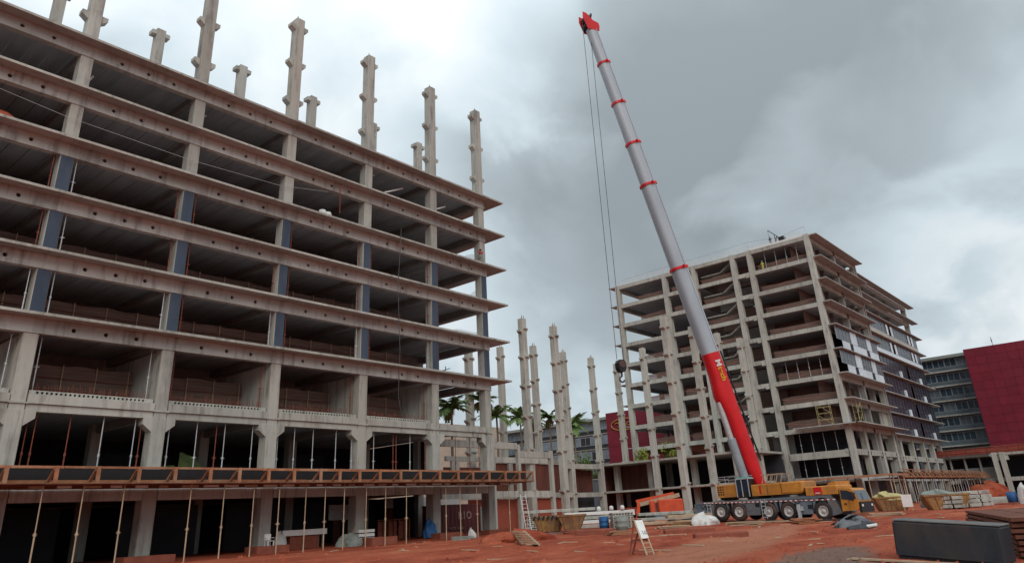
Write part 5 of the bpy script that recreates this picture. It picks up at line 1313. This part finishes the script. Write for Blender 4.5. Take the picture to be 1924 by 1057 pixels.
# sign trestle
TR = thing('sign_trestle', 'rusty A-shaped trestle with a white sign board on its ladder side', 'sign trestle', (0,0,0))
b0, b1 = Vector((24.75,15.95,0)), Vector((24.05,15.5,0)); t0, t1 = Vector((24.55,15.5,1.16)), Vector((24.0,15.15,1.16))
l0, l1 = Vector((24.35,14.95,0)), Vector((23.55,14.15,0))
b0 = Vector((24.15,15.55,0)); b1 = Vector((24.65,15.75,0)); t0 = Vector((24.35,15.35,1.13)); t1 = Vector((24.75,15.30,1.13))
l0 = Vector((23.85,14.66,0.0)); l1 = Vector((24.15,14.56,0.0))
for p_, q_, nme in ((b0,t0,'leg'),(b1,t1,'leg'),(l0,t0,'leg'),(l1,t1,'leg')): MB().bar(p_,q_,0.05).build(nme, RUST if nme == 'leg' and p_ in (b0,b1) else WOODP, TR)
MB().bar(t0,t1,0.06).build('top_bar', RUST, TR); MB().bar(b0.lerp(t0,.42),l0.lerp(t0,.42),0.05).build('cross_bar', RUST, TR); MB().bar(b1.lerp(t1,.42),l1.lerp(t1,.42),0.05).build('cross_bar', RUST, TR)
for k in (0.10,0.22,0.34): MB().bar(l0.lerp(t0,k),l1.lerp(t1,k),0.035).build('rung', WOODP, TR)
sa, sb, sc_, sdn = l0.lerp(t0,.97), l1.lerp(t1,.97), l1.lerp(t1,.45), l0.lerp(t0,.45)
nrm = (sb-sa).cross(sdn-sa).normalized(); nrm = nrm if nrm.dot(Vector((0,0,1.5))-sa) > 0 else -nrm
m = MB().loft([[p_+nrm*0.035 for p_ in (sa,sb,sc_,sdn)],[p_+nrm*0.05 for p_ in (sa,sb,sc_,sdn)]]); sgn_ = m.build('sign_board', WHITE, TR)
cc = sa.lerp(sc_,0.70)+nrm*0.056; xa = (sb-sa).normalized(); ya = (sa-sdn).normalized()
tm = text_mesh('LG', 0.20, GREYD, 0.003, 1.0, 0.004); o = inst('sign_lettering', tm, sgn_); R_ = Matrix((xa,ya,xa.cross(ya))).transposed().to_4x4(); R_.translation = cc; o.matrix_local = R_
# brick-red kerb blocks on the ground
for (x,y,l,w,h,lab) in ((43.5,23.6,3.0,1.0,0.26,'low red earth block in the open ground, behind the other'),(36.3,18.0,2.6,0.8,0.2,'low red earth block in the open ground, nearer one'),(44.4,31.2,2.6,1.0,0.38,'low red earth block behind the sign trestle')):
    o = MB().cbox(-l/2,l/2,-w/2,w/2,-0.1,h,0.06).build('earth_block', REDBOX, None, (x,y,gh(x,y))); o.rotation_euler = (0,0,lat); tag(o, lab, 'block', 'low red earth blocks')
# big dark box in the foreground
bx_rz = math.atan2(-0.9956,-0.094)
DB = thing('steel_tank', 'large matt black steel box with a dusty lid in the right foreground', 'steel box', (21.67,6.05,0.0), bx_rz)
DB.rotation_euler = (0, math.radians(5.0), bx_rz)
Lb = 2.42
MB().cbox(0,Lb,0.0,0.9,0.10,0.90,0.05).build('body', BOXD, DB)
MB().box(0.06,Lb-0.06,0.05,0.85,-0.1,0.10).build('skid', BOXD, DB)
MB().cbox(0.01,Lb-0.01,0.01,0.89,0.902,0.935,0.015).build('lid', BOXT, DB)
MB().box(Lb-0.16,Lb-0.13,-0.008,-0.001,0.12,0.88).build('weld_seam', BOXD, DB)
MB().box(0.03,Lb-0.03,-0.02,-0.001,0.11,0.15).build('base_rail', BOXD, DB)
# stack of rusty panels right of it
sr = math.radians(16)
n_ = 7
PS = thing('panel_stack', 'big stack of rust-brown ribbed panels right of the black box', 'stack', (22.9,3.58,-0.12), sr)
for k in range(n_):
    m = MB(); L_ = 10.8+rng.uniform(-.3,.3)
    for j in range(7):
        m.box(0.0+rng.uniform(-.05,.05), L_, -0.86*(j+1)+0.03, -0.86*j-0.03, 0, 0.085)
    m.box(0.2,0.3,-6.0,0,-0.045,-0.002); m.box(5,5.1,-6.0,0,-0.045,-0.002); m.box(10,10.1,-6.0,0,-0.045,-0.002)
    m.build('panel', RSTACK, PS, (rng.uniform(-.06,.06),rng.uniform(-.05,.05),0.06+0.132*k))
m = MB()
for k in range(3): m.bar((20.9-0.14*k,7.0-0.1*k,0.05+0.02*k),(20.6-0.14*k,4.6-0.1*k,-0.06+0.02*k),0.13,0.04)
tag(m.build('plank', WOODP), 'pale planks on the ground at the foot of the black box', 'plank')
# right-hand block and beam stacks, barrel
def rstack(az, d, n, lab, seed):
    r_ = random.Random(seed); x, y = az_pos(az, d)
    for k in range(n):
        lv, j = divmod(k, 3)
        px, py = x+r_.uniform(-.2,.2)+(-U.x)*(j-1)*1.15*0, y
        c = Vector((x,y,0))+Vector((math.sin(math.radians(az)),-math.cos(math.radians(az)),0))*(j-1)*0.95
        o = MB().cbox(-0.45,0.45,-0.6,0.6,0,0.28,0.03).box(-0.35,-0.25,-0.55,0.55,-0.07,-0.004).box(0.25,0.35,-0.55,0.55,-0.07,-0.004).build('concrete_block', CONC2 if r_.random()<.7 else CONC, None, (c.x+r_.uniform(-.1,.1),c.y+r_.uniform(-.1,.1),0.09+0.36*lv)); o.rotation_euler=(0,0,math.radians(az-90)+r_.uniform(-.15,.15))
        tag(o, ['left','middle','right'][j]+' block in the '+['bottom','second','third','fourth'][lv]+' layer of '+lab, 'concrete block', 'stacked pale blocks at the right')
rstack(12.0,84,9,'the first pale block stack right of the skips',1)
rstack(11.1,86,9,'the second pale block stack right of the skips',2)
rstack(10.35,88,12,'the tallest pale block stack at the right',3)
for k in range(4):
    x, y = az_pos(9.2,98); pbeam((x+0.6*k,y),4.2,math.radians(9.2-90),0.1+0.32*(k%2)+0.0*k,1.0,0.28,'pale beam '+['front lower','front upper','rear lower','rear upper'][k]+' of the pile left of the blue barrel','pale beams left of the blue barrel')
x, y = az_pos(8.35,94); root = thing('drum','blue barrel at the right edge beside a pale bag','drum',(x,y,0.15)); MB().lathe([(0.02,0),(0.45,0),(0.48,.5),(0.45,1.0),(0.02,1.0)],(0,0,0),'z',14).build('body', BLUEP, root)
x, y = az_pos(7.6,94); heap('sack','pale bag right of the blue barrel','sack',(x,y,0.1),0.9,0.7,1.5,TARPW,77)
x, y = az_pos(14.2,84); BDs = thing('notice_board','small white notice board standing between the two right-hand skips','sign',(x,y,0),math.radians(14-90))
box(-.45,.45,0,.05,.35,1.45).build('board', WHITE, BDs); box(-.38,-.30,.051,.1,0,1.45).build('post', WOODP, BDs); box(.30,.38,.051,.1,0,1.45).build('post', WOODP, BDs)
x, y = az_pos(12.6,96); heap('rubble_heap','grey rubble heap behind the large right-hand skip','rubble',(x,y,0),2.2,1.2,1.1,GREYD,80,20,6,.4)
x, y = az_pos(27.6,72); heap('sand_heap','sand-coloured earth heap behind the rear end of the crane','earth heap',(x,y,0),2.0,1.4,1.0,WOODP,81,20,6,.35)
# timber and scrap left about the yard
for k,(az,d,L,n_l,mt,lab) in enumerate(((24.6,58,2.6,3,WOODP,'low pile of pale battens on the ground left of the crane ladder'),(20.6,56,1.8,4,WOOD,'short stack of orange-brown boards before the crane\'s front axle'),
        (28.6,64,2.2,3,SKIPY,'yellow-brown boards lying behind the white sheet'),(29.6,60,2.8,2,WOODP,'loose pale battens between the orange lift and the white sheet'),
        (33.3,52,1.6,3,WOOD,'brown board ends beside the grey-green drum'),(36.8,58,1.5,3,REDBOX,'red-brown boards at the foot of the white beams'),
        (15.6,66,2.4,3,WOODP,'pale battens below the front of the crane cab'),(17.4,74,2.8,3,WOOD,'brown boards behind the crane cab'),
        (41.8,52,2.0,3,WOODP,'pale boards dropped at the corner column foot'),(44.6,60.5,1.6,3,GREYD,'grey rubble boards beside the container'))):
    x, y = az_pos(az, d); r_ = random.Random(100+k)
    root = thing('timber_pile', lab, 'timber', (x,y,gh(x,y)), math.radians(az-90)+r_.uniform(-.5,.5))
    for q in range(n_l*3):
        lv, c_ = divmod(q, 3); ll = L*r_.uniform(.7,1.1)
        o = box(-ll/2,ll/2,-.09,.09,0,0.07).build('board', mt, root, (r_.uniform(-.2,.2), (c_-1)*0.24+r_.uniform(-.04,.04), 0.02+0.09*lv)); o.rotation_euler = (0,0,r_.uniform(-.12,.12))
# stones and clods
m = MB(); r_ = random.Random(5)
for _ in range(3200):
    a = math.radians(r_.uniform(6,64)); d = 21+ (r_.random()**1.6)*60; x, y = d*math.cos(a), d*math.sin(a)
    if y > 51: continue
    s = r_.uniform(.02,.08)*(1+ (r_.random()<.08)*1.8); z = gh(x,y); ph = r_.uniform(0,6.28)
    vs = [(x+s*math.cos(ph+i*1.2566)*r_.uniform(.7,1.3), y+s*math.sin(ph+i*1.2566)*r_.uniform(.7,1.3), z-.02) for i in range(5)]+[(x+r_.uniform(-.3,.3)*s,y+r_.uniform(-.3,.3)*s,z+s*r_.uniform(.5,1.0))]
    m.add(vs,[(i,(i+1)%5,5) for i in range(5)])
m.build('ground_clods', gm, kind='stuff')
m = MB()
for _ in range(70):
    a = math.radians(r_.uniform(8,56)); d = 26+ r_.random()*45; x, y = d*math.cos(a), d*math.sin(a)
    if y > 50: continue
    z = gh(x,y)+.03; ph = r_.uniform(0,3.14); l, w = r_.uniform(.15,.7), r_.uniform(.04,.1); dx, dy = math.cos(ph), math.sin(ph)
    m.bar((x-dx*l,y-dy*l,z),(x+dx*l,y+dy*l,z+.03),w,.03)
m.build('scattered_offcuts', WOODP, kind='stuff')

# ================================================================== people
def person(loc, rz, joints, shirt, trousers, hat, label, hold=None):
    root = thing('person', label, 'person', loc, rz)
    order = ['pelvis','chest','neck','head','shl','ell','wrl','hal','shr','elr','wrr','har','hil','knl','anl','tol','hir','knr','anr','tor']
    rad = dict(pelvis=.15,chest=.17,neck=.065,head=.10,shl=.085,ell=.055,wrl=.04,hal=.045,shr=.085,elr=.055,wrr=.04,har=.045,hil=.105,knl=.075,anl=.05,tol=.05,hir=.105,knr=.075,anr=.05,tor=.05)
    ed = [('pelvis','chest'),('chest','neck'),('neck','head'),('chest','shl'),('shl','ell'),('ell','wrl'),('wrl','hal'),('chest','shr'),('shr','elr'),('elr','wrr'),('wrr','har'),
          ('pelvis','hil'),('hil','knl'),('knl','anl'),('anl','tol'),('pelvis','hir'),('hir','knr'),('knr','anr'),('anr','tor')]
    me = bpy.data.meshes.new('body'); me.from_pydata([joints[k] for k in order], [(order.index(a),order.index(b_)) for a,b_ in ed], [])
    ob = bpy.data.objects.new('tmp', me); COL.objects.link(ob)
    md = ob.modifiers.new('skin','SKIN'); sv_ = me.skin_vertices[0].data
    for i,k in enumerate(order): sv_[i].radius = (rad[k],rad[k]*.9); sv_[i].use_root = (k == 'pelvis')
    ss = ob.modifiers.new('sub','SUBSURF'); ss.levels = 1; ss.render_levels = 1
    dg = bpy.context.evaluated_depsgraph_get(); nm_ = bpy.data.meshes.new_from_object(ob.evaluated_get(dg)); bpy.data.objects.remove(ob)
    nm_.materials.clear()
    for m_ in (shirt, trousers, SKIN, CBLK): nm_.materials.append(m_)
    J = {k: Vector(v) for k, v in joints.items()}
    for p in nm_.polygons:
        c = p.center; k = min(order, key=lambda q: (J[q]-c).length)
        p.material_index = {'head':2,'neck':2,'wrl':2,'hal':2,'wrr':2,'har':2,'hil':1,'knl':1,'hir':1,'knr':1,'anl':1,'anr':1,'tol':3,'tor':3,'pelvis':1}.get(k,0); p.use_smooth = True
    inst('body', nm_, root)
    h = J['head']
    MB().lathe([(0.16,0.02),(0.165,0.03),(0.125,0.05),(0.12,0.10),(0.07,0.15),(0.01,0.165)],(h.x,h.y,h.z+0.01),'z',12).build('hard_hat', hat, root)
    return root
stand = dict(pelvis=(0,0,.95),chest=(0,0,1.32),neck=(0,.0,1.5),head=(0,-.03,1.64),shl=(.19,0,1.42),ell=(.27,-.08,1.15),wrl=(.24,-.30,1.05),hal=(.22,-.38,1.05),shr=(-.19,0,1.42),elr=(-.27,-.06,1.15),wrr=(-.24,-.28,1.02),har=(-.22,-.36,1.0),
             hil=(.1,0,.88),knl=(.12,-.03,.48),anl=(.12,0,.09),tol=(.13,-.14,.04),hir=(-.1,0,.88),knr=(-.12,-.03,.48),anr=(-.12,0,.09),tor=(-.13,-.14,.04))
bend = dict(stand); bend.update(chest=(0,-.2,1.27),neck=(0,-.3,1.42),head=(0,-.4,1.52),shl=(.19,-.22,1.34),ell=(.25,-.38,1.1),wrl=(.2,-.55,1.0),hal=(.19,-.62,1.0),shr=(-.19,-.22,1.34),elr=(-.25,-.38,1.1),wrr=(-.2,-.55,1.0),har=(-.19,-.62,1.0))
climb = dict(stand); climb.update(shl=(.19,0,1.42),ell=(.25,-.22,1.6),wrl=(.15,-.36,1.8),hal=(.13,-.38,1.88),elr=(-.26,-.22,1.35),wrr=(-.15,-.38,1.45),har=(-.13,-.42,1.5),knl=(.15,-.28,.62),anl=(.13,-.2,.25),tol=(.13,-.33,.22))
person((TX+0.7,45.8,TL[0]), math.radians(-60), stand, NAVY, NAVY, CBLK, 'worker in dark clothes standing at the left on the tower roof edge')
person((TX+0.7,44.8,TL[0]), math.radians(60), bend, NAVY, NAVY, WHITE, 'worker in dark clothes bending beside the roof hoist')
person((56.15,51.55,27.15), math.radians(150), climb, REDW, GREYD, REDW, 'worker in a red shirt clinging to the corner column of the left building')
HO = thing('roof_hoist', 'small dark hoist with a slanted jib on the tower roof beside the workers', 'hoist', (TX+0.9,43.7,TL[0]))
MB().cbox(-.5,.5,-.6,.5,0.25,1.25,.08).build('motor', CBLK, HO); MB().bar((0,0.2,1.0),(-0.3,2.2,3.1),0.14).build('jib', CABLE, HO); MB().bar((0,1.3,0.0),(-0.1,1.2,2.0),0.1).build('strut', CABLE, HO)
MB().tube((-0.3,2.2,3.1),(-0.3,2.15,0.8),0.03,n=5).build('rope', CABLE, HO); box(-.6,.6,-.7,1.4,0,.24).build('base', CABLE, HO)
x0 = TX+0.9
o = person((x0,48.2,TL[1]), math.radians(-90), stand, HIVIS, HIVIS, WHITE, 'worker in bright yellow-green clothing in the top storey of the tower')
o = heap('net_roll','orange net bunched in the top left bay of the left building','net',(9.6,53.4,27.2),2.6,0.5,1.1,mat('orange_net',(0.5,0.13,0.06),(0.35,0.08,0.05),2,.9),90,20,6,.4)
# wrapped green sheet in the upper storey
heap('sheet_pile','pale green sheet pile glimpsed in the dark storey above the deck','sheet',(27.6,58.0,4.4),2.2,0.6,1.9,mat('green_sheet',(0.30,0.42,0.13),(0.16,0.22,0.10),1.6,.7),93,20,6,.4)
# low haze-free scene end
